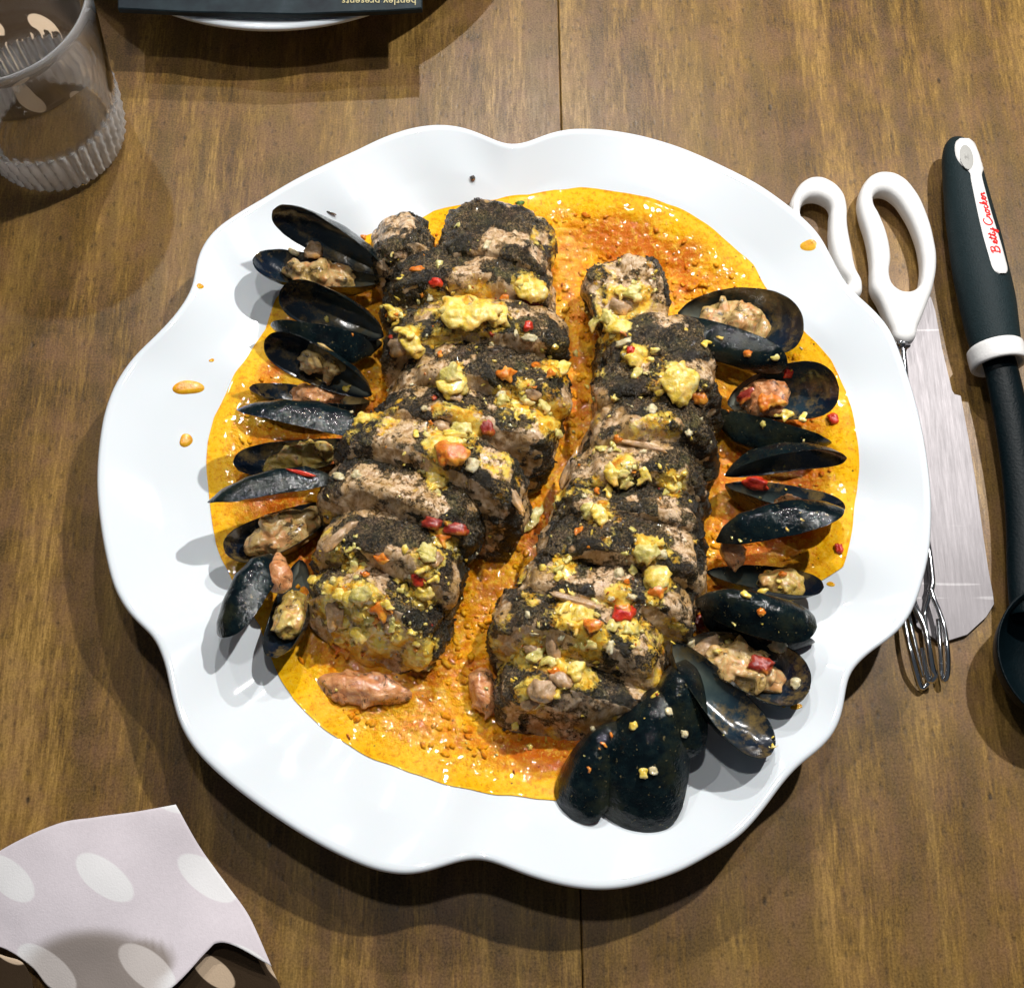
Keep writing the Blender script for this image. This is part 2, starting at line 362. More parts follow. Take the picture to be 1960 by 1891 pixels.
WOOD_A, WOOD_B = mat_wood(0.0), mat_wood(3.7)
PORC = mat_porcelain(); SAUCE = mat_sauce(); MEAT = CRUST = mat_pork()
SH_O, SH_I = mat_shell_out(), mat_shell_in()
MM_TAN = mat_mussel('tan_mussel_flesh', (0.44, 0.28, 0.08), (0.66, 0.48, 0.22), (0.10, 0.055, 0.015))
MM_ORG = mat_mussel('orange_mussel_flesh', (0.54, 0.20, 0.07), (0.74, 0.40, 0.18), (0.16, 0.06, 0.02))
MM_YEL = mat_mussel('yellow_mussel_flesh', (0.60, 0.40, 0.06), (0.78, 0.60, 0.22), (0.20, 0.12, 0.03))
CH = {
 'yellow': mat_chunk('yellow_relish', (0.84, 0.58, 0.07), (0.92, 0.78, 0.32)),
 'olive': mat_chunk('olive_relish', (0.60, 0.50, 0.12), (0.80, 0.72, 0.34)),
 'orange': mat_chunk('orange_pepper_flesh', (0.70, 0.17, 0.012), (0.78, 0.36, 0.05)),
 'red': mat_chunk('red_pepper_flesh', (0.55, 0.022, 0.008), (0.70, 0.07, 0.02), 0.18, False),
 'darkred': mat_chunk('dark_red_pepper_flesh', (0.26, 0.022, 0.012), (0.46, 0.06, 0.025), 0.18),
 'cream': mat_chunk('cream_garlic', (0.62, 0.52, 0.28), (0.80, 0.74, 0.52), 0.3, False),
 'tan': mat_chunk('shredded_pork', (0.40, 0.25, 0.12), (0.58, 0.40, 0.26)),
 'green': mat_chunk('green_herb', (0.05, 0.14, 0.02), (0.10, 0.24, 0.04)),
 'dark': mat_chunk('burnt_herb', (0.020, 0.013, 0.010), (0.045, 0.03, 0.02), 0.5),
}
DROP = mat_chunk('sauce_drip', (0.80, 0.36, 0.004), (0.86, 0.50, 0.02), 0.12, False)
WHITE_PL = mat_simple('white_plastic', (0.80, 0.80, 0.79), 0.35, 0.0001, 900, 0.02)
GREY_PL = mat_simple('grey_white_plastic', (0.36, 0.36, 0.34), 0.5, 0.0001, 900, 0.05)
RUBBER = mat_simple('black_rubber', (0.010, 0.020, 0.023), 0.55, 0.00025, 1400, 0.3, Specular_IOR_Level=0.16)
NYLON = mat_simple('black_nylon', (0.002, 0.006, 0.008), 0.42, 0.0002, 900, 0.3, Specular_IOR_Level=0.1)
RED_INK = mat_simple('red_ink', (0.72, 0.02, 0.02), 0.4, 0, 900, 0.05)
CHROME = mat_simple('chrome', (0.78, 0.80, 0.82), 0.10, 0, 400, 0.05, Metallic=1.0)
def mat_blade():
    t = NT('brushed_steel'); c = t.coord(scale=(6, 0.4, 1)); c2 = t.coord()
    n = t.noise(c, 180, 4, 0.7)
    sc_ = t.ramp(t.noise(t.coord(scale=(0.15, 3, 1), rot=(0, 0, 0.6)), 90, 2, 0.5), [(0.69, 0.0), (0.71, 0.10)])
    col = t.mix(t.noise(c2, 30, 4, 0.6), (0.125, 0.118, 0.122), (0.205, 0.195, 0.203))
    t.set(Base_Color=t.mix(sc_, col, (0.8, 0.8, 0.8)), Metallic=1.0, Roughness=t.ramp(n, [(0.3, 0.45), (0.7, 0.53)]), Normal=t.bump(n, 0.00003, 0.3))
    return t.m
STEEL = mat_blade()
def mat_glass():
    t = NT('clear_glass'); c = t.coord()
    t.set(Base_Color=(1.0, 1.0, 1.0), Roughness=t.ramp(t.attr('flute_glint'), [(0.0, 0.0), (1.0, 0.09)]), IOR=1.5, Transmission_Weight=t.ramp(t.attr('flute_glint'), [(0.0, 1.0), (1.0, 0.5)]))  # flutes and rim turned milky white, painting in the sparkle of the lamps
    return t.m
GLASS = mat_glass()

def mat_napkin(name, base, dot, dx=0.03, trans=True):
    t = NT(name); uv = t.n('ShaderNodeTexCoord').outputs['UV']
    s = t.n('ShaderNodeSeparateXYZ'); t.l(uv, s.inputs[0])
    y = t.math('DIVIDE', s.outputs[1], dx*0.86); row = t.math('FLOOR', y)
    x = t.math('ADD', t.math('DIVIDE', s.outputs[0], dx), t.math('MULTIPLY', t.math('MODULO', row, 2.0), 0.5))
    fx = t.math('SUBTRACT', t.math('FRACT', x), 0.5); fy = t.math('SUBTRACT', t.math('FRACT', y), 0.5)
    u = t.math('SUBTRACT', t.math('MULTIPLY', fx, 0.72), t.math('MULTIPLY', fy, 0.62))
    v = t.math('ADD', t.math('MULTIPLY', fy, 0.72), t.math('MULTIPLY', fx, 0.62))
    d = t.math('SQRT', t.math('ADD', t.math('MULTIPLY', t.math('MULTIPLY', u, u), 1.0), t.math('MULTIPLY', t.math('MULTIPLY', v, v), 5.0)))
    f = t.ramp(d, [(0.34, 1.0), (0.37, 0.0)])
    c = t.coord(); n = t.noise(c, 700, 4, 0.7)
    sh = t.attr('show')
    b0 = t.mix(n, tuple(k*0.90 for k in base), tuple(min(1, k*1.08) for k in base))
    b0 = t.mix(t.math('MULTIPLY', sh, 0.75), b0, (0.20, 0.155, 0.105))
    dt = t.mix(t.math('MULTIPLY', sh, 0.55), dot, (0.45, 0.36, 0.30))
    col = t.mix(f, b0, dt)
    t.set(Base_Color=col, Roughness=0.85, Specular_IOR_Level=0.2, Normal=t.bump(t.noise(c, 1500, 3, 0.6), 0.0002, 0.6))
    if trans:
        tr = t.n('ShaderNodeBsdfTranslucent'); t.l(col, tr.inputs[0]); mx = t.n('ShaderNodeMixShader'); mx.inputs[0].default_value = 0.22
        t.l(t.b.outputs[0], mx.inputs[1]); t.l(tr.outputs[0], mx.inputs[2])
        t.l(mx.outputs[0], t.t.nodes['Material Output'].inputs[0])
    return t.m
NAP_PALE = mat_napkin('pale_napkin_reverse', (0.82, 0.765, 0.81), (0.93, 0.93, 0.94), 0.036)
NAP_BROWN = mat_napkin('brown_dotted_napkin', (0.034, 0.020, 0.009), (0.52, 0.40, 0.28), 0.026, False)

# ---------------------------------------------------------------- table
table = thing('table', 'brown wooden table top of two veneered boards that everything lies on', 'table', (0, 0, 0))
table['kind'] = 'structure'
sa, sb = P(1066, -100), P(1118, 2000)
k_ = (sb[0]-sa[0])/(sb[1]-sa[1])
def seamx(y): return sa[0]+k_*(y-sa[1])
def board(x0, x1, mat):
    g = 0.00028
    y0, y1 = -1.0, 1.3; Z = [(-0.02, 0), (-0.0005, 0), (0, 0.0005)]
    def cx(x, y): return (seamx(y)+(g if x1 > 0.5 else -g)) if x == 's' else x
    vs = []
    for z, ins in Z:
        for (x, y) in ((x0, y0), (x1, y0), (x1, y1), (x0, y1)):
            X = cx(x, y) if x == 's' else x
            vs.append((X, y, z, x))
    return vs
def board_mesh(left):
    g = 0.00018; out = []
    ys = (-1.0, 1.3)
    for z, ins in ((-0.02, 0.0), (-0.0004, 0.0), (0.0, 0.0004)):
        if left:
            q = [(-1.2+ins, ys[0]+ins), (seamx(ys[0])-g-ins, ys[0]+ins), (seamx(ys[1])-g-ins, ys[1]-ins), (-1.2+ins, ys[1]-ins)]
        else:
            q = [(seamx(ys[0])+g+ins, ys[0]+ins), (1.2-ins, ys[0]+ins), (1.2-ins, ys[1]-ins), (seamx(ys[1])+g+ins, ys[1]-ins)]
        out += [(x, y, z) for x, y in q]
    f = [(3, 2, 1, 0), (8, 9, 10, 11)]
    for k in (0, 4):
        for j in range(4): f.append((k+j, k+(j+1) % 4, k+4+(j+1) % 4, k+4+j))
    return out, f
for left, m in ((True, WOOD_A), (False, WOOD_B)):
    v, f = board_mesh(left); child('board', v, f, m, table, smooth=False)

# ---------------------------------------------------------------- platter
RIM = [(980,288),(1010,282),(1050,262),(1090,252),(1150,252),(1220,262),(1300,285),(1380,320),(1450,355),(1509,397),(1560,443),(1596,515),(1616,550),(1642,572),(1670,596),(1694,622),(1711,658),(1732,720),(1757,813),(1770,890),(1776,954),(1776,990),(1773,1047),(1760,1104),(1741,1162),(1719,1196),(1693,1219),(1659,1240),(1627,1269),(1615,1287),(1610,1312),(1609,1337),(1602,1371),(1587,1401),(1562,1427),(1523,1455),(1492,1489),(1438,1563),(1410,1593),(1355,1626),(1300,1657),(1245,1676),(1189,1690),(1148,1693),(1093,1688),(1024,1670),(960,1645),(930,1634),(905,1632),(870,1640),(830,1655),(780,1665),(720,1655),(660,1630),(600,1598),(540,1560),(480,1518),(430,1478),(380,1430),(350,1380),(335,1320),(325,1265),(305,1215),(280,1195),(250,1165),(225,1120),(210,1060),(198,990),(192,920),(196,850),(205,790),(225,735),(260,685),(305,645),(340,610),(365,575),(378,545),(380,510),(390,475),(415,440),(460,410),(510,382),(560,352),(620,322),(680,295),(740,265),(790,248),(840,242),(885,248),(930,268),(960,284)]
ZR = 0.031; PC = np.array([0.0, 0.004])
rp = np.array([P(x, y, ZR) for x, y in RIM]); ang = np.arctan2(rp[:, 1]-PC[1], rp[:, 0]-PC[0]); rad_ = np.hypot(rp[:, 0]-PC[0], rp[:, 1]-PC[1])
o_ = np.argsort(ang); ang, rad_ = ang[o_], rad_[o_]
ang = np.concatenate([ang-2*math.pi, ang, ang+2*math.pi]); rad_ = np.tile(rad_, 3)
tb = np.linspace(-math.pi, math.pi, 1441); rb = np.interp(tb, ang, rad_)
kk = np.exp(-0.5*(np.arange(-18, 19)/5.5)**2); kk /= kk.sum(); rb = np.convolve(np.tile(rb[:-1], 3), kk, 'same')[1440:2881]; rb[-1] = rb[0]
def rimR(th): return np.interp((th+math.pi) % (2*math.pi)-math.pi, tb, rb)
RM = rb.mean()
def plate_z(x, y):
    x = np.asarray(x, float); y = np.asarray(y, float)-PC[1]; r = np.hypot(x, y); th = np.arctan2(y, x)
    R = rimR(th); s = r/R
    z = 0.0045+0.0010*sstep(s, 0.0, 0.5)+0.0255*np.clip((s-0.52)/0.48, 0, 1.1)**1.35
    lobe = (R-RM)/RM
    z = z+0.035*lobe*np.clip((s-0.6)/0.4, 0, 1)**2*-0.6
    z = z+0.0021*np.sin(th*13+2*np.sin(th*3))*np.clip((s-0.62)/0.2, 0, 1)*np.clip((1.0-s)/0.12, 0, 1)
    return z
NT_, NR = 432, 64
th = np.linspace(0, 2*math.pi, NT_, endpoint=False); vs = [];
ss = np.concatenate([np.linspace(0.01, 0.5, 14), np.linspace(0.52, 1.0, 50)])
for s in ss:
    R = rimR(th)*s; x, y = R*np.cos(th), R*np.sin(th)+PC[1]; vs.append(np.c_[x, y, plate_z(x, y)])
R1 = rimR(th)
for dr, dz in ((0.0011, -0.0003), (0.0018, -0.0012), (0.0018, -0.0024), (0.0010, -0.0035), (-0.001, -0.0042)):
    R = R1+dr; x, y = R*np.cos(th), R*np.sin(th)+PC[1]; x1, y1 = R1*np.cos(th), R1*np.sin(th)+PC[1]
    vs.append(np.c_[x, y, plate_z(x1, y1)+dz])
for s in np.linspace(0.96, 0.56, 16):
    R = R1*s; x, y = R*np.cos(th), R*np.sin(th)+PC[1]; vs.append(np.c_[x, y, np.maximum(plate_z(x, y)-0.0044, 0.0008)])
for s, z in ((0.54, 0.0006), (0.50, 0.0006), (0.48, 0.001), (0.02, 0.0012)):
    R = R1*s; x, y = R*np.cos(th), R*np.sin(th)+PC[1]; vs.append(np.c_[x, y, np.full(NT_, z)])
nr = len(vs); V_ = np.vstack(vs); F_ = gridfaces(nr, NT_, True)
F_.append(tuple(range(NT_))); F_.append(tuple((nr-1)*NT_+j for j in range(NT_))[::-1])
platter = mesh_obj('platter', V_, F_, PORC)
tag(platter, 'large white porcelain platter with a scalloped six-lobed rim, holding the pork and mussels', 'platter')
track('platter', V_, F_[:-1])

def on_plate(px, py):
    z = 0.012
    for _ in range(12):
        q = P(px, py, z); z = float(plate_z(q[0], q[1]))
    return P(px, py, z)

# ---------------------------------------------------------------- sauce
SO = [(1110,360),(1200,371),(1290,397),(1350,430),(1400,470),(1440,510),(1470,555),(1500,600),(1545,640),(1590,690),(1620,750),(1637,830),(1643,900),(1636,970),(1628,1030),(1612,1085),(1570,1112),(1500,1125),(1420,1180),(1360,1290),(1290,1370),(1200,1440),(1130,1500),(1085,1531),(1000,1527),(900,1510),(800,1482),(700,1445),(620,1395),(562,1340),(525,1270),(498,1200),(468,1150),(440,1100),(415,1040),(402,950),(399,850),(410,800),(440,740),(475,680),(508,630),(528,570),(560,535),(610,500),(665,470),(715,448),(770,435),(830,405),(900,392),(950,384),(1010,375),(1060,364)]
so = np.array([on_plate(*p) for p in SO]); C0 = np.array([0.005, 0.0])
sa_ = np.arctan2(so[:, 1]-C0[1], so[:, 0]-C0[0]); sr_ = np.hypot(so[:, 0]-C0[0], so[:, 1]-C0[1]); o_ = np.argsort(sa_); sa_, sr_ = sa_[o_], sr_[o_]
sa3 = np.concatenate([sa_-2*math.pi, sa_, sa_+2*math.pi]); sr3 = np.tile(sr_, 3)
NS, NRR = 700, 230
th = np.linspace(0, 2*math.pi, NS, endpoint=False); thw = (th+math.pi) % (2*math.pi)-math.pi
so_r = np.interp(thw, sa3, sr3)
so_r = so_r+0.0006*noise(np.c_[np.cos(th)*9, np.sin(th)*9, th*0], 1.5, 3)
LEVEL = 0.0128
fr = np.linspace(0.02, 1, NRR)**0.8
X = C0[0]+np.outer(fr, so_r*np.cos(th)); Y = C0[1]+np.outer(fr, so_r*np.sin(th))
ze = plate_z(X[-1], Y[-1])+0.00015
D = (1-fr)[:, None]*so_r[None, :]
w = sstep(D, -0.004, 0.034)
Z = (1-w)*ze[None, :]+w*LEVEL
Z = np.maximum(Z, plate_z(X, Y)+0.00015+0.0010*sstep(D, 0, 0.03))
pts = np.c_[X.ravel(), Y.ravel(), np.zeros(X.size)]
amp = sstep(D, 0.001, 0.018).ravel()
bmp = 0.0012*fbm(pts, 110, 5, 3)+0.0008*np.abs(noise(pts, 330, 8))+0.0002*noise(pts, 620, 9)
Z = Z.ravel()+amp*bmp+0.0003
SV = np.c_[pts[:, :2], Z]; SF = gridfaces(NRR, NS, True); SF.append(tuple(range(NS)))
sauce = mesh_obj('sauce', SV, SF, SAUCE, attrs={'edge': sstep(D.ravel(), 0.0, 0.026)})
sauce['kind'] = 'stuff'; tag(sauce, 'pool of glossy orange yellow sauce filling the white platter', 'sauce')
track('sauce', SV, SF[:-1])
def sauce_pulp():
    parts = []; v0, f0 = ico(1)
    n = 0
    while n < 1500:
        a = rng.uniform(-math.pi, math.pi); r = math.sqrt(rng.uniform(0, 1))*0.93
        R = float(np.interp(a, sa3, sr3)); x, y = C0[0]+math.cos(a)*R*r, C0[1]+math.sin(a)*R*r
        pt = np.array([[x, y, 0]])
        if noise(pt, 60, 12)[0]+rng.uniform(-.5, .5) < 0: continue
        loc, _, _, _ = TREES[-1][1].ray_cast(Vector((x, y, 0.2)), Vector((0, 0, -1)))
        if loc is None: continue
        s = rng.uniform(0.0004, 0.0015); sc_ = np.array([s*rng.uniform(.7, 2.2), s, s*0.55]); q = rng.uniform(0, 6.28)
        w = v0*(1+0.3*rng.standard_normal((len(v0), 1))*0.6)*sc_
        w = np.c_[w[:, 0]*math.cos(q)-w[:, 1]*math.sin(q), w[:, 0]*math.sin(q)+w[:, 1]*math.cos(q), w[:, 2]]
        parts.append((w+np.array([x, y, loc.z+s*0.1]), f0)); n += 1
    v, f = merge(parts); o = mesh_obj('pulp_bits', v, f, SAUCE, sauce, attrs={'edge': np.ones(len(v))}); o['kind'] = 'stuff'
sauce_pulp()

# ---------------------------------------------------------------- pork slices
GL = [(895,602,85),(950,609,40),(1015,556,45),(760,600,26),(785,650,38),(867,741,42),(890,824,50),(863,872,60),(834,924,34),(1050,790,60),(1000,770,40),(1060,700,40),(960,765,30),
      (1290,735,55),(1217,690,34),(1190,600,40),(1230,560,40),(1180,630,40),(1240,1057,45),(1256,1113,40),(1150,985,36),(1190,900,40),(1285,930,36),(1080,1090,34),(1100,1286,50),(1060,1265,50),(1130,1230,50),(1200,1200,40),
      (690,1150,60),(640,1140,60),(700,1210,60),(640,1200,50),(760,1200,30),(807,1130,40),(820,1080,45),(675,1080,30),(640,1050,30),(850,1030,36),(1100,1180,60),(1180,1150,40),(1020,1320,40),(1010,1240,45), (800,1240,50)]
GLW = [(P(x, y, 0.042)[:2], r*PX*0.9) for x, y, r in GL]
def glaze_at(p):
    g = np.zeros(len(p))
    for c, r in GLW:
        d = np.hypot(p[:, 0]-c[0], p[:, 1]-c[1]); g = np.maximum(g, 0.9*np.exp(-(d/r)**2*1.25))
    return g
# each: centre px, height, half width px, roll in plane deg, lean deg (0 = standing), half height mm, half thickness mm, label
SL = [
 ('L', 775, 500, .022, 66, 6, 35, 17, 11, 'tiny herb-crusted pork piece left of the dark topmost one, next to the rim'),
 ('L', 950, 505, .026, 118, -8, 25, 22, 15, 'dark crusted topmost pork piece of the left row with a pale far edge'),
 ('L', 905, 590, .026, 180, -3, 38, 24, 9, 'pork slice buried under the biggest yellow lump of relish'),
 ('L', 912, 680, .027, 186, -2, 40, 24, 9, 'wide green crusted pork slice just below the biggest yellow relish lump'),
 ('L', 915, 768, .026, 186, -3, 40, 24, 9, 'left row pork slice with a cream sliver and orange pepper at its middle'),
 ('L', 880, 850, .026, 190, -10, 40, 24, 9, 'pork slice halfway down the left row, under a trail of orange and yellow relish'),
 ('L', 838, 935, .026, 195, -16, 38, 24, 9, 'broad blackened pork slice with two cream bits at its left end'),
 ('L', 772, 1012, .024, 165, -20, 40, 23, 9, 'pork slice with torn pale left end and dark red pepper strips on its right'),
 ('L', 748, 1092, .024, 152, -22, 42, 23, 10, 'second lowest pork slice of the left row, a round red pepper bit on it'),
 ('L', 728, 1172, .021, 132, -24, 48, 21, 11, 'bottom pork slice of the left row with a broad yellow glazed cut face'),
 ('R', 1255, 700, .024, 118, 4, 30, 22, 11, 'brown crusted pork slice directly below the loose upturned pork piece'),
 ('R', 1255, 785, .025, 124, 2, 38, 23, 9, 'pork slice carrying the round yellow relish ball at its right end'),
 ('R', 1238, 868, .025, 132, 0, 38, 23, 9, 'black crusted pork slice just below the round yellow relish ball, white crumb on its edge'),
 ('R', 1218, 945, .025, 138, -4, 38, 23, 9, 'middle pork slice of the right row with several yellow relish dice'),
 ('R', 1202, 1016, .025, 146, -6, 38, 23, 9, 'right row pork slice with a peach coloured pepper strip on its left'),
 ('R', 1188, 1092, .025, 158, -8, 38, 23, 9, 'pork slice behind the large pale yellow cube near the lower right of the row'),
 ('R', 1150, 1172, .025, 160, -12, 40, 23, 9, 'pork slice with a folded fatty strip and a big tomato red dice'),
 ('R', 1100, 1250, .024, 175, -14, 42, 23, 10, 'pork slice with a black square left corner, second lowest of the right row'),
 ('R', 1100, 1328, .020, 148, -10, 38, 18, 11, 'bottom pork piece of the right row with dark crust around a pale notch'),
 ('P', 1200, 575, .030, 84, 12, 68, 18, 9, 'loose pork piece heading the right row, pale cut face turned up'),
]
def make_slice(idx, row, px, py, z, hw, roll, lean, hh, ht, label):
    c = P(px, py, z); jt = np.random.default_rng(idx+50)
    if row != 'P': lean = lean*0.62+jt.uniform(-4, 4); roll += jt.uniform(-5, 5); hh += jt.uniform(-1.5, 2.2); ht += 0.3
    r = math.radians(roll); b = math.radians(lean)
    # down-row axis (towards the viewer), roll turns it
    ax = np.array([math.sin(r), -math.cos(r), 0.0]); ac = np.array([math.cos(r), math.sin(r), 0]); up = np.array([0, 0, 1.0])
    n = ax*math.cos(b)+up*math.sin(b); u = up*math.cos(b)-ax*math.sin(b)
    A = hw*PX*0.97; B = hh*1e-3; T = ht*1e-3
    prof = []   # (radius frac, t, kind)
    for q in np.linspace(0.02, 0.88, 26): prof.append((q, 1.0))
    for a in np.linspace(0, math.pi/2, 7)[1:]: prof.append((0.88+0.12*math.sin(a), 1-0.28*(1-math.cos(a))))
    for q in np.linspace(0.72, -0.72, 24)[1:]: prof.append((1.0, q))
    for a in np.linspace(0, math.pi/2, 6)[1:]: prof.append((0.88+0.12*math.cos(a), -0.72-0.28*math.sin(a)))
    for q in np.linspace(0.8, 0.02, 8): prof.append((q, -1.0))
    prof = np.array(prof); N = 270
    ph = np.linspace(0, 2*math.pi, N, endpoint=False)
    ex = 2.5; Rr = (np.abs(np.cos(ph))**ex+np.abs(np.sin(ph))**ex)**(-1/ex)
    Rr = Rr*(1+0.10*noise(np.c_[np.cos(ph)*1.6, np.sin(ph)*1.6, ph*0+idx*3.1], 1.0, idx)+0.05*noise(np.c_[np.cos(ph)*5, np.sin(ph)*5, ph*0+idx], 1.0, idx+5))
    cu, su = Rr*np.cos(ph), Rr*np.sin(ph)
    rr, tt = prof[:, 0][:, None], prof[:, 1][:, None]
    a_ = rr*cu*A; b_ = rr*su*B
    dome = 0.12*(1-rr**2)*np.sign(tt)
    wob = 0.10*noise(np.c_[(a_*60).ravel(), (b_*60).ravel(), np.full(a_.size, idx*7.7)], 1, 3).reshape(a_.shape)
    t_ = (tt+dome*(np.abs(tt) > .99)+wob)*T
    pts = c+a_.ravel()[:, None]*ac+b_.ravel()[:, None]*u+t_.ravel()[:, None]*n
    R_ = np.broadcast_to(rr, a_.shape).ravel(); T_ = np.broadcast_to(tt, a_.shape).ravel()
    outw = (cu*ac[:, None]/max(A, 1e-6)*B+su*u[:, None]).T; outw = outw/np.linalg.norm(outw, axis=1)[:, None]
    outw = np.tile(outw, (len(prof), 1))
    lat = sstep(R_, 0.86, 0.98)
    nrm = outw*lat[:, None]+n[None, :]*((1-lat)*np.sign(T_))[:, None]
    edge = R_+0.07*fbm(pts, 160, idx+40, 2)
    cr = sstep(edge, 0.86, 0.92)
    cr = np.maximum(cr, sstep(fbm(pts, 95, 33, 3), 0.10, 0.22)*sstep(R_, 0.35, 0.7))
    patch = fbm(pts, 75, 91, 3)
    crv = np.maximum(cr*(0.30+0.68*sstep(patch, -0.24, 0.06)), 0.14+0.26*sstep(fbm(pts, 150, 61, 2), -.1, .3))
    disp = crv*(0.0020*fbm(pts, 230, 4, 3)+0.0008*np.abs(noise(pts, 620, 6)))+0.0014*fbm(pts, 110, 9, 3)
    fib = noise(np.c_[pts @ ac*500, pts @ u*120, pts @ n*120], 1, 7)
    disp = disp+(1-cr)*0.00028*fib
    gl = np.maximum(glaze_at(pts), 0.46*sstep(fbm(pts, 48, 77, 3), -0.05, 0.35))*sstep(nrm[:, 2], -0.1, 0.3)
    disp = disp+0.0022*sstep(gl, 0.35, 0.85)*np.clip(0.55+0.9*fbm(pts, 190, 21, 3), 0, 2)
    pts = pts+nrm*disp[:, None]
    faces = gridfaces(len(prof), N, True)
    faces.append(tuple(range(N))[::-1]); faces.append(tuple((len(prof)-1)*N+j for j in range(N)))
    kind = 'herb_crust'
    root = thing('pork_slice', label, 'pork slice', tuple(c), 'pork slices on the platter')
    fc = np.array([cr[list(f[:4])].mean() > 0.5 for f in faces])
    for nm, sel, mt in (('herb_crust', True, CRUST), ('meat', False, MEAT)):
        fs = [f for f, k in zip(faces, fc) if k == sel]
        used = sorted({i for f in fs for i in f}); mp = {i: j for j, i in enumerate(used)}
        child(nm, pts[used], [tuple(mp[i] for i in f) for f in fs], mt, root, attrs={'crust': crv[used], 'glaze': gl[used]})
    track('slice%d' % idx, pts, faces[:-2], ('slice', idx))
    # crumbs
    cand = np.where((gl < 0.45) & (crv > 0.6) & (pts[:, 2] > 0.012) & (nrm[:, 2] > -0.2))[0]
    parts = []; v0, f0 = ico(1)
    for i in rng.choice(cand, min(len(cand), 130), replace=False):
        s = rng.uniform(0.0002, 0.0006)
        parts.append((pts[i]+v0*s*rng.uniform(0.5, 1.5, 3)*(1+0.25*rng.standard_normal((len(v0), 1)))+nrm[i]*s*0.4, f0))
    v, f = merge(parts); o = child('herb_crumbs', v, f, CRUST, root, smooth=False, attrs={'crust': np.full(len(v), 0.9), 'glaze': glaze_at(v)*0.6}); o['kind'] = 'stuff'
    return root
for i, s in enumerate(SL): make_slice(i, *s)

# ---------------------------------------------------------------- mussels
def valve(U, T, hw, depth, openv, bend=0.0, seed=0):
    U, T = np.array(U), np.array(T); L = np.linalg.norm(T-U); ul = (T-U)/L
    n = np.array(openv, float); n -= ul*n.dot(ul); n /= np.linalg.norm(n); s = np.cross(n, ul)
    us = [0, .06, .14, .25, .38, .5, .62, .74, .84, .91, .96, .985, 1.0]; ws = [.04, .36, .56, .73, .87, .95, .99, 1.0, .92, .77, .56, .36, .05]
    N, M = 56, 33
    uu = 0.5-0.5*np.cos(np.linspace(0, math.pi, N)); uu = 0.5*uu+0.5*np.linspace(0, 1, N)
    w = np.interp(uu, us, ws); w = np.convolve(np.pad(w, 1, 'edge'), [.25, .5, .25], 'valid'); w[0] = .03; w[-1] = .03
    dp = np.interp(uu, [0, .08, .22, .45, .7, .88, 1], [.10, .55, .92, 1.0, .80, .45, .03])
    vv = np.sin(np.linspace(-math.pi/2, math.pi/2, M))
    out = []
    for k, th_ in enumerate((0.0, 0.00085)):
        sc_ = 1-th_/hw*0.4
        Uu = uu[:, None]*np.ones(M); wl = (w*hw*sc_)[:, None]*vv
        skew = 0.10*hw*np.sin(math.pi*uu)[:, None]
        cup = (1-np.abs(vv[None, :])**2.3)
        z = -(dp*(depth-th_))[:, None]*cup
        c = U+ul*(Uu*L)[..., None]+s*(wl+skew+bend*L*np.sin(math.pi*uu)[:, None])[..., None]+n*z[..., None]
        c = c.reshape(-1, 3)
        c = c+n*(0.0005*fbm(c, 160, seed, 2))[:, None]
        out.append(c)
    o1 = N*M
    f1 = gridfaces(N, M); f2 = [tuple(reversed(f)) for f in gridfaces(N, M, off=o1)]
    rimf = []
    loop = [i*M for i in range(N)]+[(N-1)*M+j for j in range(1, M)]+[i*M+M-1 for i in range(N-2, -1, -1)]+[j for j in range(M-2, 0, -1)]
    for a in range(len(loop)):
        i, j = loop[a], loop[(a+1) % len(loop)]; rimf.append((i, j, j+o1, i+o1))
    v = np.vstack(out); faces = f1+f2+rimf; mi = [0]*len(f1)+[1]*len(f2)+[0]*len(rimf)
    g = np.tile(np.repeat(uu, M), 2); rn = np.tile(np.maximum(np.tile(np.abs(vv), N), np.repeat(np.abs(uu*2-1)**4, M)), 2)
    return v, faces, mi, {'growth': g, 'rimness': rn}, (U, ul, s, n, L)
MUS = []
def mussel(label, halves, name='mussel'):
    c = np.mean([P(*h[0]) for h in halves], axis=0)
    root = thing('mussel', label, 'mussel', tuple(c), 'mussels along the platter edge')
    for h in halves:
        U, T, hw, dp, op = h[0], h[1], h[2]*PX*1.28, h[3]*1.12e-3, h[4]; meat = h[5] if len(h) > 5 else None
        bend = h[6] if len(h) > 6 else 0.0
        v, f, mi, at, fr_ = valve(P(*U), P(*T), hw, dp, op, bend, len(MUS)*7+3)
        o = child('shell_half', v, f, [SH_O, SH_I], root, mi=mi, attrs=at)
        track('mussel%d' % len(MUS), v, f, ('mussel', len(MUS)))
        if meat:
            U_, ul, s, n, L = fr_; kind, a, b, fill = meat
            mt = {'tan': MM_TAN, 'org': MM_ORG, 'yel': MM_YEL}[kind]
            cc = U_+ul*L*(a+b)/2-n*dp*(0.62-0.5*fill)
            core = [lump(cc-n*dp*.25, ul*L*(b-a)/2*.95, s*hw*0.74, n*dp*0.45*fill, len(MUS)*5+11, 3, 0.35, 0, 1.8)]
            vs_, fs_ = goo(core+blobs(cc, ul, s, n, L*(b-a)/2, hw*.78, dp*.5*fill, 16, hw*.14, hw*.34, len(MUS)*9+int(U[0][0] if False else hw*1e6) % 97), 0.0006, 4, len(MUS), 0.0007, 260)
            fl = child('mussel_flesh', vs_, fs_, mt, root)
            track('mussel%d' % len(MUS), vs_, fs_, ('mussel', len(MUS)))
    MUS.append(label)
mussel('topmost left mussel gaping wide, upper shell raised over the bare white rim', [
  ((739,527,.030),(522,403,.052),38,9,(-.45,-.85,.42),None,-.02), ((737,533,.026),(483,498,.038),38,10,(.0,.30,.95),('tan',.22,.78,1.0))])
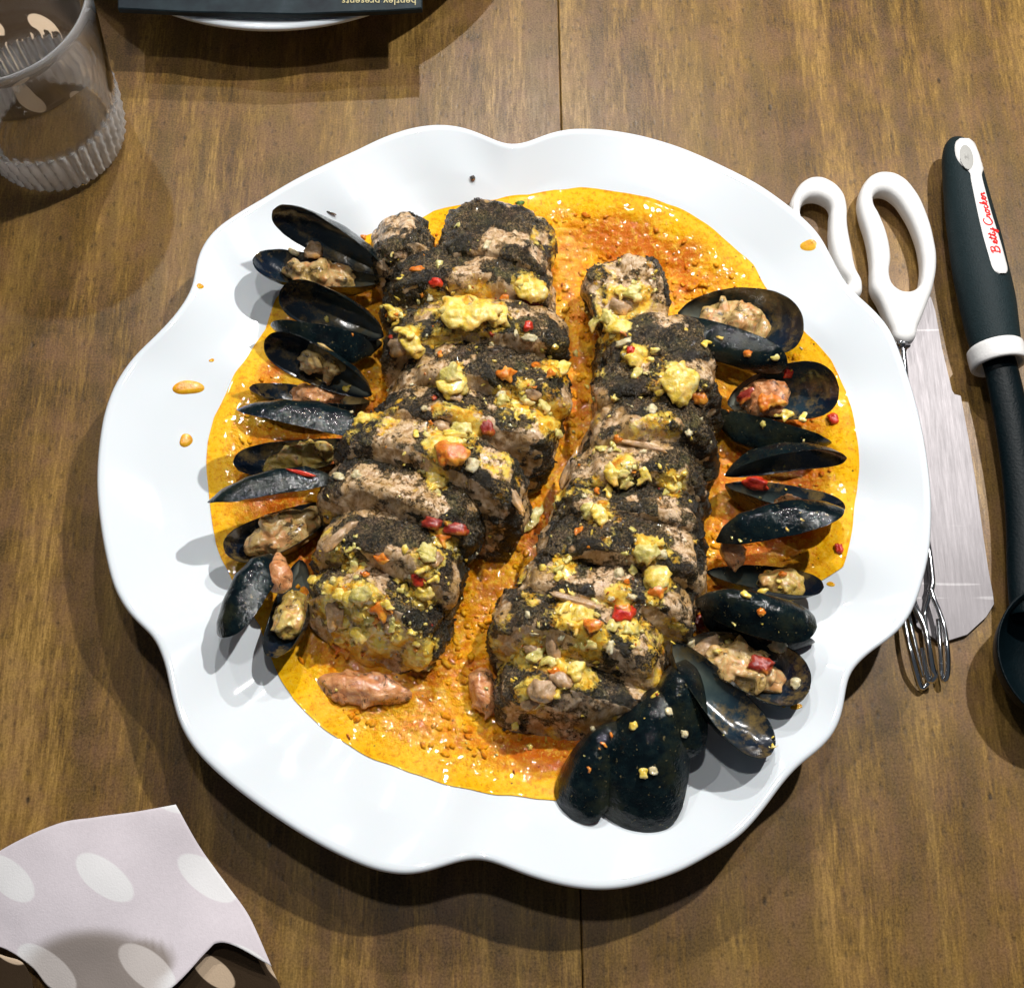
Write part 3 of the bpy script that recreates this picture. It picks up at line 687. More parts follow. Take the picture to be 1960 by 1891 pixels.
mussel('mussel with a raised dark blue inner shell, just below the topmost left one', [
  ((734,645,.030),(536,556,.046),42,9,(-.25,-.80,.50),None,-.02), ((732,655,.022),(518,622,.028),38,11,(-.1,.75,.12))])
mussel('left mussel with pinkish flesh between its two shells, third from the top', [
  ((711,757,.030),(507,650,.046),38,9,(-.25,-.78,.50),('tan',.3,.7,.7),-.02), ((708,768,.020),(477,741,.028),40,12,(0,.66,.60),('org',.2,.66,1.1))])
mussel('left mussel with a pointed grey green speckled shell closed over yellow flesh', [
  ((716,845,.036),(453,785,.046),38,9,(.1,-.80,-.42)), ((714,852,.020),(446,885,.026),34,10,(0,.30,.85),('yel',.25,.8,1.1))])
mussel('left mussel with a red pepper sliver on its back and a long open shell below', [
  ((645,925,.036),(397,962,.044),30,8,(0,-.80,-.40)), ((640,965,.020),(431,1058,.030),40,11,(-.10,.28,.9),('tan',.12,.85,1.2))])
mussel('lowest left mussel pointing down, orange flesh bulging between its shells', [
  ((540,1065,.030),(428,1222,.040),38,9,(.50,-.2,-.62)), ((575,1070,.020),(526,1258,.030),34,10,(-.40,.1,.85),('yel',.3,.8,1.1))])
mussel('topmost right mussel with a wide open rounded shell full of sauce', [
  ((1297,600,.028),(1538,636,.036),50,12,(.0,-.20,.95),('tan',.15,.75,.9),.03), ((1295,612,.030),(1508,700,.040),34,10,(.05,.70,-.35))])
mussel('right mussel with a round blue inner shell and dark red pepper in its mouth', [
  ((1392,772,.026),(1606,742,.042),44,10,(-.1,-.38,.88),('org',.1,.55,1.0)), ((1372,785,.020),(1592,847,.030),38,11,(.1,.90,.12))])
mussel('right mussel holding a bright red square of pepper at its hinge', [
  ((1388,912,.030),(1621,876,.044),28,8,(.0,-.80,.16),None,.05), ((1388,926,.020),(1618,973,.032),38,10,(0,.60,.62),('org',.35,.9,.5))])
mussel('right mussel with a smooth black back raised above a shell of yellow flesh', [
  ((1371,1038,.032),(1616,975,.044),38,9,(.15,-.62,-.55)), ((1353,1093,.020),(1577,1124,.028),30,9,(0,.50,.75),('yel',.42,.86,1.2))])
mussel('closed black mussel strewn with small yellow crumbs on the lower right', [
  ((1333,1150,.036),(1564,1200,.040),36,10,(.05,-.30,-.85)), ((1340,1160,.022),(1560,1228,.028),36,10,(0,.70,.05))])
mussel('lower right mussel opened over dark red pepper, with one long blue inner shell', [
  ((1315,1227,.030),(1550,1320,.036),46,10,(-.1,.20,.93),('tan',.1,.8,.9)), ((1288,1229,.040),(1477,1443,.036),42,10,(.42,.22,.84),None,-.03)])
mussel('big black mussel lying back up at the bottom of the platter', [
  ((1285,1310,.036),(1205,1590,.022),66,10.5,(.12,.15,-.97)), ((1312,1262,.036),(1290,1452,.030),46,9,(.25,.1,-.95)), ((1180,1380,.030),(1095,1571,.022),42,9,(.35,.1,-.9))])

# loose mussel flesh in the sauce
def loose(px, py, lx, ly, ang_, mt, label, z=.016):
    c = P(px, py, z); a = math.radians(ang_); ax = np.array([math.cos(a), math.sin(a), 0]); ay = np.array([-math.sin(a), math.cos(a), 0])
    nz = np.array([0, 0, 1.0]); mn = min(lx, ly)*PX
    v, f = goo([lump(c, ax*lx*PX*.9, ay*ly*PX*.8, nz*.006, int(px), 3, 0.35, 0, 1.8)]+blobs(c, ax, ay, nz, lx*PX, ly*PX, .006, 22, mn*.2, mn*.5, int(px)), .0007, 4, int(px), 0.0009, 230)
    root = thing('mussel_flesh_piece', label, 'mussel flesh', tuple(c))
    child('flesh', v, f, mt, root); track('loose%d' % px, v, f, ('loose', label))
loose(695, 1318, 105, 38, -6, MM_ORG, 'long orange brown piece of mussel flesh lying loose in sauce below the left pork row')
loose(925, 1325, 30, 58, 8, MM_ORG, 'upright reddish lump of mussel flesh between the bottom ends of the pork rows')
loose(535, 1100, 28, 42, 10, MM_ORG, 'coral orange flesh sticking out of the lowest left mussel', .034)
loose(1403, 1055, 26, 40, 5, MM_ORG, 'brownish pink flesh hanging beneath the smooth black backed right mussel', .026)

# ---------------------------------------------------------------- relish, pepper, garlic pieces
SHORT = {0:'the tiny top left pork piece',1:'the dark topmost pork piece',2:'the slice under the big relish',3:'the green crusted wide slice',
 4:'the slice with cream slivers',5:'the slice halfway down the left',6:'the broad blackened slice',7:'the torn pale ended slice',8:'the second lowest left slice',9:'the bottom left slice',
 10:'the brown right row slice',11:'the relish ball slice',12:'the black right row slice',13:'the middle right row slice',14:'the peach strip slice',
 15:'the pale cube slice',16:'the folded fatty slice',17:'the square cornered slice',18:'the bottom right pork piece',19:'the loose upturned piece'}
MSH = ['the topmost left mussel','the second left mussel','the third left mussel','the grey green left mussel','the left mussel with the red sliver','the lowest left mussel','the topmost right mussel','the round blue right mussel',
 'the mussel with the red square','the smooth backed right mussel','the crumb strewn black mussel','the opened lower right mussel','the big bottom mussel']
K = {'yellow':('relish_lump','yellow relish lump','relish'),'olive':('relish_lump','greenish relish lump','relish'),'orange':('pepper_piece','orange pepper piece','pepper'),'red':('pepper_piece','bright red pepper piece','pepper'),
 'darkred':('pepper_piece','dark red pepper piece','pepper'),'cream':('garlic_piece','cream garlic bit','garlic'),'tan':('pork_shred','pale tan pork shred','pork shred'),'green':('herb_leaf','small green herb leaf','herb'),'dark':('herb_crumb','burnt dark herb crumb','herb')}
TOP = """y 895 602 118 72 0;y 950 609 46 40 0;y 1014 557 72 34 -20;r 834 541 28 20 -8;o 799 516 26 10 6;y 767 532 14 26 0;c 823 569 14 18 0;y 756 599 30 38 10;y 776 640 26 40 60;y 792 662 44 30 -50;c 931 471 14 24 -30;o 963 570 30 20 0
d 1018 583 44 14 -15;r 1011 625 20 22 0;c 1013 647 32 18 -5;c 987 638 9 16 0;o 842 676 14 24 15;y 867 741 48 40 30;o 963 721 28 36 -30;l 963 763 18 44 5;o 1018 742 38 14 -8;c 1001 771 34 12 10;c 812 782 14 12 0
y 699 805 36 32 -20;d 934 821 28 34 20;l 883 824 44 30 20;o 863 869 66 40 -10;c 905 892 28 30 -20;y 834 924 34 48 -30;l 902 859 66 10 5;l 815 827 14 40 15;c 1194 657 34 16 12;r 1207 670 16 18 0;y 1217 689 28 38 20;y 1300 733 72 70 0
c 1246 786 22 22 0;y 1185 628 46 26 -10;g 995 390 20 12 20;k 915 384 10 10 0;k 905 342 12 12 0;y 1233 911 26 30 0;l 1181 866 16 56 20;l 1197 917 26 44 10;y 1163 940 18 34 0;o 1142 943 12 30 10;c 648 913 26 16 -15;c 683 910 20 20 0
d 828 1003 38 26 -20;d 873 1013 46 22 -5;o 847 1032 34 22 -10;o 731 1070 22 20 0;l 675 1077 24 42 10;l 815 1070 40 24 -10;r 802 1109 28 24 0;y 807 1140 22 16 0;l 693 1141 40 34 30;y 744 1160 28 24 -20;o 718 1183 20 30 20;l 1017 997 26 74 -35
y 1149 990 32 46 10;o 1110 1019 22 18 0;l 1085 1074 34 16 30;y 1069 1106 18 34 15;c 1184 1098 18 22 0;l 1207 1094 24 22 0;r 1191 1175 46 42 -10;o 1133 1199 28 28 0;y 1056 1254 28 14 0;y 1104 1286 36 32 20;c 1168 1238 14 28 -10;y 985 1388 12 18 0
t 1037 1322 40 36 20;t 1060 1245 20 56 20;o 1160 1416 46 14 50;c 1268 1062 20 20 0;l 1240 1057 44 34 10;y 1256 1113 44 46 -25;c 1209 1142 20 12 -20;o 1457 1172 12 12 0;y 1464 1134 26 20 10;y 1430 1142 20 18 0;d 1343 1193 46 30 -30
l 1394 1226 104 14 -20;c 1490 1237 34 26 -15;d 1456 1275 46 34 -30;c 1523 1309 24 24 0;y 1482 1424 12 30 10;y 1349 661 24 20 0;o 1431 677 14 12 0;l 1485 690 22 20 0;r 1508 713 18 24 0;r 1595 803 24 24 15;d 1431 757 50 24 28
o 1467 769 44 34 0;y 1511 798 86 24 -20;r 1446 926 52 30 -15;c 1318 829 14 14 40;y 1290 931 24 30 0;r 577 906 58 9 -12;r 1605 1050 18 22 0;y 1213 1390 14 14 0;c 1310 1404 14 14 0;c 1280 1362 14 16 10;y 1230 1480 18 24 -20;c 1135 1395 10 10 0
t 640 1035 50 18 42;t 665 1015 44 16 42;t 1100 1150 90 14 -8;o 655 1245 40 20 -30;t 600 480 34 30 0;c 562 483 24 12 -30;y 665 745 20 16 0;t 1235 855 80 10 -18;t 1090 900 16 70 -25;c 1250 1475 16 16 0;o 1498 1100 14 10 0
c 1187 1096 16 14 0;t 640 1170 30 70 5;y 690 1215 50 26 -20;y 1068 1330 20 16 0;l 1150 860 18 12 0;t 1350 1240 24 60 -50;c 1170 1145 12 10 0;t 985 955 14 60 25;o 1025 700 14 12 0;c 1118 950 10 10 0;o 700 1100 12 10 0;c 940 660 10 8 0"""
CODE = {'y':'yellow','l':'olive','o':'orange','r':'red','d':'darkred','c':'cream','t':'tan','g':'green','k':'dark'}
_rr = random.Random(99)
for g in GL[3:]:
    for _k in range(2 if g[2] > 38 else 1):
        TOP += ';%s %d %d %d %d %d' % (_rr.choice('yyllot'), g[0]+_rr.gauss(0, g[2]*.5), g[1]+_rr.gauss(0, g[2]*.4), _rr.uniform(18, 44), _rr.uniform(14, 34), _rr.uniform(-50, 50))
pieces = []
for ent in TOP.replace('\n', ';').split(';'):
    k, px, py, w, h, a = ent.split(); px, py, w, h, a = map(float, (px, py, w, h, a)); k = CODE[k]
    ht_ = hit(px, py)
    if ht_ is None: continue
    loc, nor, dist, nm, tg = ht_
    nor = (nor+Vector((0, 0, 1.2))).normalized()
    gr = 1.18 if k in ('yellow', 'olive', 'orange', 'tan') else 0.95; sx, sy = w/2*PX*gr, h/2*PX*gr; ar = math.radians(a)
    ex = np.array([math.cos(ar), math.sin(ar), 0]); n = np.array(nor); ex = ex-n*ex.dot(n); ex /= np.linalg.norm(ex); ey = np.cross(n, ex)
    hz = min(0.0032, 0.45*min(sx, sy)+0.0006)
    box = 0.35 if k in ('red', 'darkred', 'cream') or (k == 'yellow' and 40 < w < 50) else 0.0
    big = w*h > 1400
    c = np.array(loc)+n*hz*0.25
    if not box and w*h > 260 and k != 'tan':
        mn = min(sx, sy); prt = blobs(c, ex, ey, n, sx, sy, hz, int(max(4, min(30, w*h/120))), min(mn*.3, .0016), min(mn*.62, .0034), int(px*7+py))
        v, f = goo(prt, 0.00042 if w*h < 2500 else 0.0006, 5, int(px), 0.0005, 300)
    else: v, f = lump(c, ex*sx, ey*sy, n*hz, int(px*3+py), 3, 0.5 if not box else 0.55, box, 1.8)
    nme, lab, cat = K[k]
    # where it lies
    if tg and tg[0] == 'slice':
        s = SL[tg[1]]; f_ = (px-s[1])/s[4]; wh = 'left end of ' if f_ < -.4 else 'right end of ' if f_ > .4 else 'middle of '
        place = 'on the '+wh+SHORT[tg[1]]
    elif tg and tg[0] == 'mussel': place = 'on '+MSH[tg[1]]
    elif tg and tg[0] == 'loose': place = 'beside the loose mussel flesh'
    elif nm == 'sauce':
        b = min(range(len(SL)), key=lambda i: math.hypot(SL[i][1]-px, SL[i][2]-py)); place = 'in the sauce beside '+SHORT[b]
    else: place = 'on the bare white platter rim '+('above the pork' if py < 420 else 'beside the lower right mussels' if px > 1300 else 'near the mussels')
    pieces.append([nme, lab, cat, place, v, f, CH[k], tuple(c), w*h, w/h])
def shape_word(r): return 'long' if r > 2.2 or r < 0.45 else 'rounded'
from collections import defaultdict
gp = defaultdict(list)
for q in pieces: gp[(q[1], q[3])].append(q)
for key, qs in gp.items():
    qs.sort(key=lambda q: -q[8])
    words = [''] if len(qs) == 1 else ['larger ', 'smaller '] if len(qs) == 2 else ['largest ', 'second largest ', 'third largest ', 'fourth largest ', 'fifth largest ', 'sixth largest ', 'seventh largest ', 'eighth largest ']
    for q, wd_ in zip(qs, words+['tiniest ']*9):
        o = mesh_obj(q[0], q[4], q[5], q[6], loc=q[7]); tag(o, wd_+q[1]+' '+q[3], q[2], 'relish pieces scattered over the pork and mussels')

# scattered minced bits on meat (uncountable)
def minced():
    parts = defaultdict(list); v0, f0 = ico(2); kk_ = np.max(np.abs(v0), axis=1)[:, None]; v0 = v0*0.55+v0/kk_*0.38
    for i in range(900):
        if i < 640:
            g = GL[rng.integers(len(GL))]; px, py = g[0]+rng.normal()*g[2]*0.52, g[1]+rng.normal()*g[2]*0.45
        else: px, py = rng.uniform(600, 1560), rng.uniform(430, 1480)
        h = hit(px, py)
        if h is None or h[3] == 'platter': continue
        if h[3] == 'sauce' and rng.random() < .4: continue
        s = 0.00025+0.0009*rng.random()**2
        key = rng.choice(['yellow', 'olive', 'cream', 'orange', 'darkred', 'yellow'], p=[.36, .27, .12, .08, .03, .14])
        parts[key].append(((np.array(h[0])+(v0*rng.uniform(.3, 1.9, 3)*(1+.30*rng.standard_normal((len(v0), 1)))) @ np.linalg.qr(rng.standard_normal((3, 3)))[0]*s), f0))
    for k, ps in parts.items():
        v, f = merge(ps); o = mesh_obj('minced_relish', v, f, CH[k]); o['kind'] = 'stuff'
        tag(o, 'fine minced %s bits of relish strewn over the pork and sauce' % {'yellow':'yellow','olive':'greenish','cream':'cream','orange':'orange','darkred':'dark red'}[k], 'relish bits')
minced()

# ---------------------------------------------------------------- drips and crumbs on the rim
def drip(px, py, w, h, label, thick=.0011, sat=4):
    c = on_plate(px, py); n = 28; rs = [0, .35, .7, .92, 1.0]; zs = [1, .95, .75, .35, -.1]; v = []
    v.append(c+np.array([0, 0, thick]))
    for r, z in list(zip(rs, zs))[1:]:
        for j in range(n):
            a = 2*math.pi*j/n; q = 1+.12*math.sin(2*a+px)+.06*math.sin(3*a+py)
            p = on_plate(px+math.cos(a)*w/2*r*q, py+math.sin(a)*h/2*r*q); v.append(p+np.array([0, 0, thick*z]))
    f = [(0, 1+j, 1+(j+1) % n) for j in range(n)]
    for k in range(3):
        for j in range(n): a = 1+k*n+j; b = 1+k*n+(j+1) % n; f.append((a, a+n, b+n, b))
    o = mesh_obj('sauce_drip', v, f, DROP, loc=tuple(c)); tag(o, label, 'sauce drip', 'sauce drips on the platter rim')
drip(360, 742, 56, 30, 'largest orange sauce drip on the left of the white platter rim')
drip(356, 843, 28, 24, 'small round orange sauce drip below the largest one on the left rim')
drip(383, 548, 14, 10, 'tiny yellow sauce smear at the upper left notch of the platter rim', .0003)
drip(1548, 470, 30, 24, 'single yellow sauce spot on the upper right of the platter rim', .0003)
drip(1500, 1350, 10, 8, 'tiny sauce fleck on the lower right rim', .0003)
drip(405, 690, 10, 7, 'tiny sauce fleck left of the pool at the left rim', .0003)
drip(1524, 1352, 24, 12, 'pale sauce spot on the rim beside the opened lower right mussel', .0003)
drip(1590, 1118, 16, 10, 'sauce speck on the rim just below the pool edge at the right', .0003)
def sliver(px, py, l, w, a, label):
    c = on_plate(px, py)+np.array([0, 0, .0004]); r = math.radians(a)
    v, f = lump(c, np.array([math.cos(r), math.sin(r), 0])*l/2*PX, np.array([-math.sin(r), math.cos(r), 0])*w/2*PX, np.array([0, 0, .0004]), 5, 2, .3)
    tag(mesh_obj('herb_sliver', v, f, CH['dark'], loc=tuple(c)), label, 'herb')
sliver(634, 409, 24, 5, -22, 'thin black herb sliver on the bare rim above the topmost left mussel')

# ---------------------------------------------------------------- drinking glass
def glass():
    gc = P(116, 268, 0); root_l = tuple(gc)
    prof_o = [(0.0, 0.0006), (.020, .0006), (.0235, .0004), (.0250, .0018), (.0262, .005), (.0272, .012), (.0282, .020), (.0292, .028), (.0300, .033), (.0304, .036), (.0325, .055), (.0348, .075), (.0366, .0915), (.0364, .0925)]
    prof_i = [(.0358, .0924), (.0356, .0914), (.0338, .075), (.0315, .055), (.0289, .034), (.0268, .020), (.0252, .0115), (.022, .0095), (.012, .0088), (0.0, .0086)]
    N = 264; v = []
    def ringv(r, z, flute_glint):
        a = np.linspace(0, 2*math.pi, N, endpoint=False)
        r = r*1.13; rr = r+flute_glint*np.abs(np.cos(a*22))*0.0022-flute_glint*0.0007+flute_glint*0.0006*np.cos(a*44+z*900)
        return np.c_[gc[0]+rr*np.cos(a), gc[1]+rr*np.sin(a), np.full(N, z)]
    P2 = []
    for (r0, z0), (r1, z1) in zip(prof_o[:-1], prof_o[1:]):
        for t in np.linspace(0, 1, 3, endpoint=False): P2.append((r0+(r1-r0)*t, z0+(z1-z0)*t, 1))
    P2.append((*prof_o[-1], 1))
    for r, z in prof_i: P2.append((r, z, 0))
    rings = []; fa = []
    for r, z, o in P2[1:-1]:
        fl = o*float(sstep(np.array(z), .0008, .003)*(1-sstep(np.array(z), .024, .035))); rings.append(ringv(r, z, fl)); fa += [max(fl, 0.45 if z > .0905 else 0.0)]*N  # mask shapes the flutes and whitens them; the rim is only whitened
    v = np.vstack(rings); f = gridfaces(len(rings), N, True)
    i0 = len(v); v = np.vstack([v, [[gc[0], gc[1], .0006]], [[gc[0], gc[1], .0086]]])
    for j in range(N):
        f.append((i0, (j+1) % N, j)); f.append((i0+1, (len(rings)-1)*N+j, (len(rings)-1)*N+(j+1) % N))
    o = mesh_obj('drinking_glass', v, f, GLASS, loc=root_l, attrs={'flute_glint': fa+[0.0, 0.0]}); tag(o, 'empty clear tumbler with a fluted sparkling base, standing on a brown dotted napkin', 'glass')
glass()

# ---------------------------------------------------------------- napkins
def coons(top, right, bottom, left, n=70, m=60):
    T, R, B, L = catmull(top, n), catmull(right, m), catmull(bottom, n), catmull(left, m)
    out = np.zeros((m, n, len(T[0])))
    for j in range(m):
        v = j/(m-1)
        for i in range(n):
            u = i/(n-1)
            out[j, i] = (1-v)*T[i]+v*B[i]+(1-u)*L[j]+u*R[j]-((1-u)*(1-v)*T[0]+u*(1-v)*T[-1]+(1-u)*v*B[0]+u*v*B[-1])
    return out
def sheet(name, q, mat, parent, hfun, shows=(), uvo=(0, 0), lift=0.0):
    m, n, _ = q.shape; fl = q.reshape(-1, 2)
    pts = np.array([P(x, y, 0.004) for x, y in fl]); z = hfun(fl, pts)+lift
    pts = np.array([P(x, y, zz) for (x, y), zz in zip(fl, z)])
    pts[:, 2] += 0.0004*noise(pts, 90, 5)
    u = np.broadcast_to(np.linspace(0, 1, n), (m, n)).ravel(); 
    uv = np.c_[pts[:, 0]+uvo[0], pts[:, 1]+uvo[1]]
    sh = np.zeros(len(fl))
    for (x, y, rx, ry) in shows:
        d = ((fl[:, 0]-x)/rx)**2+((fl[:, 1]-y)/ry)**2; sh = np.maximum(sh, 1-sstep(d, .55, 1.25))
    top = pts; bot = pts-np.array([0, 0, .00025])
    f = gridfaces(m, n); f = [tuple(reversed(k)) for k in f]+[tuple(i+m*n for i in k) for k in f]
    loop = [i for i in range(n)]+[j*n+n-1 for j in range(1, m)]+[(m-1)*n+i for i in range(n-2, -1, -1)]+[j*n for j in range(m-2, 0, -1)]
    for a in range(len(loop)):
        i, j = loop[a], loop[(a+1) % len(loop)]; f.append((i, j, j+m*n, i+m*n))
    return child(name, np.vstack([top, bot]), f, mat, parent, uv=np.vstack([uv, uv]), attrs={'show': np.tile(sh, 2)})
nap = thing('paper_napkin', 'crumpled pale paper napkin with white dots, brown printed side showing at its folds', 'napkin', tuple(P(200, 1780, 0)))
q = coons([(-90,1700),(0,1628),(108,1577),(181,1564),(260,1553),(336,1539)], [(336,1539),(383,1621),(436,1695),(479,1757),(520,1849)],
          [(-90,1800),(0,1812),(60,1850),(110,1900),(230,1930),(320,1896),(394,1822),(417,1804),(453,1811),(520,1849)], [(-90,1700),(-95,1750),(-90,1800)])
def h1(f, p): return 0.007+0.004*np.sin((f[:, 0]-f[:, 1]*0.5+900)/150)+0.002*np.sin((f[:, 0]+f[:, 1])/70)+0.003*np.exp(-((f[:, 0]-336)**2+(f[:, 1]-1539)**2)/6000)
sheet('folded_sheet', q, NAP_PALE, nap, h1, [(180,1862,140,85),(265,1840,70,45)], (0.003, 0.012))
q = coons([(290,1890),(394,1815),(417,1798),(453,1805),(515,1842)], [(515,1842),(540,1900),(560,1990)], [(250,1990),(400,1995),(560,1990)], [(290,1890),(270,1940),(250,1990)], 30, 30)
sheet('printed_leaf', q, NAP_BROWN, nap, lambda f, p: np.full(len(f), .003), (), (0.016, 0.0155))
q = coons([(-90,1790),(0,1826),(40,1840),(60,1870)], [(60,1870),(66,1920),(60,1990)], [(-90,1990),(0,1995),(60,1990)], [(-90,1790),(-90,1990)], 30, 30)
sheet('printed_leaf', q, NAP_BROWN, nap, lambda f, p: np.full(len(f), .0125), (), (0.010, 0.007))
nap2 = thing('paper_napkin', 'brown napkin with pale dots seen through the glass it lies under', 'napkin', tuple(P(0, 0, 0)))
q = coons([(-520,-520),(-200,-500),(150,-480)], [(150,-480),(158,-60),(176,170)], [(-520,330),(-150,300),(60,262),(176,170)], [(-520,-520),(-520,240)], 40, 40)
sheet('folded_sheet', q, NAP_BROWN, nap2, lambda f, p: np.full(len(f), .0012)+0.0004, (), (0, 0))

# ---------------------------------------------------------------- booklet on a second plate
bp = thing('side_plate', 'white plate whose bright rim peeks out under the dark booklet at the top', 'plate', tuple(P(545, -300, 0)))
bc = P(545, -330, .030); Rb = float(np.hypot(*(P(540, 53, .030)-bc)[:2])); a = np.linspace(0, 2*math.pi, 180, endpoint=False); v = []
for s, z in ((.05, .006), (.6, .006), (.66, .008), (.8, .019), (.92, .027), (.985, .030), (1.0, .0295), (1.0, .0275), (.97, .026), (.8, .0155), (.66, .004), (.6, .001), (.05, .001)):
    v.append(np.c_[bc[0]+Rb*s*np.cos(a), bc[1]+Rb*s*np.sin(a), np.full(180, z)])
f = gridfaces(13, 180, True); f.append(tuple(range(180))); f.append(tuple(12*180+j for j in range(180))[::-1])
child('plate_body', np.vstack(v), f, PORC, bp)
bk = thing('booklet', 'dark booklet with upside-down printed words on the white plate at the top', 'booklet', tuple(P(530, -200, .034)))
def slab_px(pts, z0, z1, bev=.0006):
    o = np.array([P(x, y, z1) for x, y in pts]); c = o.mean(0); n = len(o); v = []
    for z, s in ((z0, 1), (z1-bev, 1), (z1, 1-bev/0.08)):
        k = c+(o-c)*s; k[:, 2] = z; v.append(k)
    f = [tuple(range(n)), tuple(2*n+j for j in range(n))[::-1]]
    for k in (0, n):
        for j in range(n): f.append((k+j, k+n+j, k+n+(j+1) % n, k+(j+1) % n))
    return np.vstack(v), f
COVER = NT('dark_printed_cover'); _c = COVER.coord()
COVER.set(Base_Color=COVER.ramp(COVER.noise(_c, 60, 5, 0.7), [(0.35, (0.005, 0.009, 0.014)), (0.6, (0.014, 0.026, 0.032)), (0.8, (0.04, 0.05, 0.07))]), Roughness=0.55, Specular_IOR_Level=0.25)
v, f = slab_px([(225,16),(360,23),(571,27),(748,20),(808,16),(800,-520),(215,-520)], .0315, .0345); child('cover', v, f, COVER.m, bk, smooth=False)

def text_mesh(name, body, size, fn, mat, parent, shear=0.0):
    cu = bpy.data.curves.new(name, 'FONT'); cu.body = body; cu.size = size; cu.shear = shear; cu.resolution_u = 3
    to = bpy.data.objects.new(name, cu); COL.objects.link(to); dg = bpy.context.evaluated_depsgraph_get()
    me = bpy.data.meshes.new_from_object(to.evaluated_get(dg)); bpy.data.objects.remove(to)
    vs = [fn(p.co.x, p.co.y) for p in me.vertices]; fs = [tuple(p.vertices) for p in me.polygons]
    return child(name, vs, fs, mat, parent, smooth=False)
INK_Y = mat_simple('yellow_print', (0.46, 0.40, 0.20), 0.5, 0, 500, 0.2)
# width of the default font at size 1 is about 0.55 per letter: run from right to left, upside down
text_mesh('printed_words', 'bentley presents', 1.0, lambda x, y: np.array(P(797-x*21.5, -3+y*19.5, .0349)), INK_Y, bk)

# ---------------------------------------------------------------- knife blade
kn = thing('knife', 'broad steel knife lying beneath the white handled tongs beside the platter', 'knife', tuple(P(1810, 900, 0)))
KP = [(1770,560),(1782,568),(1790,594),(1803,666),(1822,746),(1827,754),(1839,757),(1854,838),(1869,930),(1883,1030),(1892,1090),(1901,1138),(1903,1157),(1888,1182),(1851,1216),(1800,1232),(1755,1200),(1735,1120),(1715,980),(1700,840),(1700,700),(1715,600),(1740,565)]
v, f = slab_px(KP, .0004, .0022, .0004); child('blade', v, f, STEEL, kn, smooth=False)

# ---------------------------------------------------------------- scissor tongs
tg_ = thing('scissor_tongs', 'scissor tongs with two white plastic finger loops and thin chrome wire ends', 'tongs', tuple(P(1730, 600, 0)))
def z3(x, y): return (1475.6+x*.2562, 243+y*.2562)
def curve_solid(name, outer, holes, z, th_, bev, mat, parent):
    cu = bpy.data.curves.new(name, 'CURVE'); cu.dimensions = '2D'; cu.fill_mode = 'BOTH'; cu.extrude = th_/2-bev; cu.bevel_depth = bev; cu.bevel_resolution = 3; cu.resolution_u = 8
    cu.offset = -bev
    for pl in [outer]+holes:
        sp = cu.splines.new('BEZIER'); sp.bezier_points.add(len(pl)-1); sp.use_cyclic_u = True
        for b, (x, y) in zip(sp.bezier_points, pl):
            p = P(x, y, z); b.co = (p[0], p[1], 0); b.handle_left_type = b.handle_right_type = 'AUTO'
    to = bpy.data.objects.new(name, cu); COL.objects.link(to); dg = bpy.context.evaluated_depsgraph_get()
    me = bpy.data.meshes.new_from_object(to.evaluated_get(dg)); bpy.data.objects.remove(to)
    vs = [(p.co.x, p.co.y, p.co.z+z) for p in me.vertices]; fs = [tuple(p.vertices) for p in me.polygons]
    return child(name, vs, fs, mat, parent)
outer = [z3(*p) for p in [(850,365),(960,400),(1060,500),(1150,680),(1205,880),(1222,1020),(1200,1200),(1150,1350),(1085,1510),(1042,1618),(930,1618),(880,1520),(800,1330),(745,1225),(738,1150),(738,1040),(710,850),(655,660),(645,560),(690,440),(760,380)]]
inner = [z3(*p) for p in [(830,512),(905,550),(985,650),(1060,800),(1105,960),(1112,1120),(1080,1225),(1000,1255),(920,1225),(878,1160),(880,980),(850,820),(795,680),(752,590),(762,530)]]
curve_solid('finger_loop', outer, [inner], .0085, .0105, .0034, WHITE_PL, tg_)
outer = [z3(*p) for p in [(330,402),(430,430),(520,510),(552,600),(560,760),(590,930),(620,1080),(668,1190),(645,1290),(560,1300),(440,1180),(330,1050),(210,860),(130,640),(160,530),(240,430)]]
inner = [z3(*p) for p in [(310,548),(380,565),(430,610),(432,700),(430,820),(450,960),(500,1090),(560,1205),(520,1210),(420,1080),(310,920),(225,760),(215,620),(250,565)]]
curve_solid('finger_loop', outer, [inner], .0085, .0105, .0034, WHITE_PL, tg_)
def wire(pts, r, name='wire'):
    p = catmull([P(x, y, z) for x, y, z in pts], max(24, len(pts)*8)); v, f = tube(p, r, 10); return child(name, v, f, CHROME, tg_)
v, f = tube(catmull([P(1726,656,.0085), P(1727,664,.0085)], 4), .0034, 16); child('ferrule', v, f, CHROME, tg_)
wire([(1726,655,.0085),(1731,700,.008),(1740,800,.006),(1752,920,.005),(1765,1000,.005),(1775,1040,.005),(1781,1080,.0055),(1784,1115,.006),(1781,1131,.0065)], .0013, 'arm')
wire([(1650,580,.0085),(1668,760,.006),(1700,950,.005),(1730,1090,.005),(1748,1150,.005),(1760,1180,.0055)], .0013, 'arm')
wire([(1781,1128,.0065),(1788,1148,.007),(1798,1172,.008),(1808,1205,.009),(1814,1250,.009),(1814,1288,.007),(1808,1302,.005),(1803,1290,.005),(1800,1240,.006),(1796,1185,.006)], .0010)
wire([(1781,1128,.0065),(1776,1150,.005),(1771,1170,.004),(1772,1200,.004),(1778,1250,.004),(1785,1290,.004)], .0009)
wire([(1742,1145,.006),(1752,1165,.008),(1766,1192,.009),(1776,1230,.010),(1784,1275,.009),(1789,1292,.007),(1783,1302,.005),(1774,1292,.005),(1764,1240,.006)], .0013)
wire([(1726,1165,.005),(1731,1190,.006),(1738,1225,.007),(1748,1265,.007),(1757,1297,.005),(1764,1316,.003),(1774,1310,.003),(1779,1300,.004)], .0010)
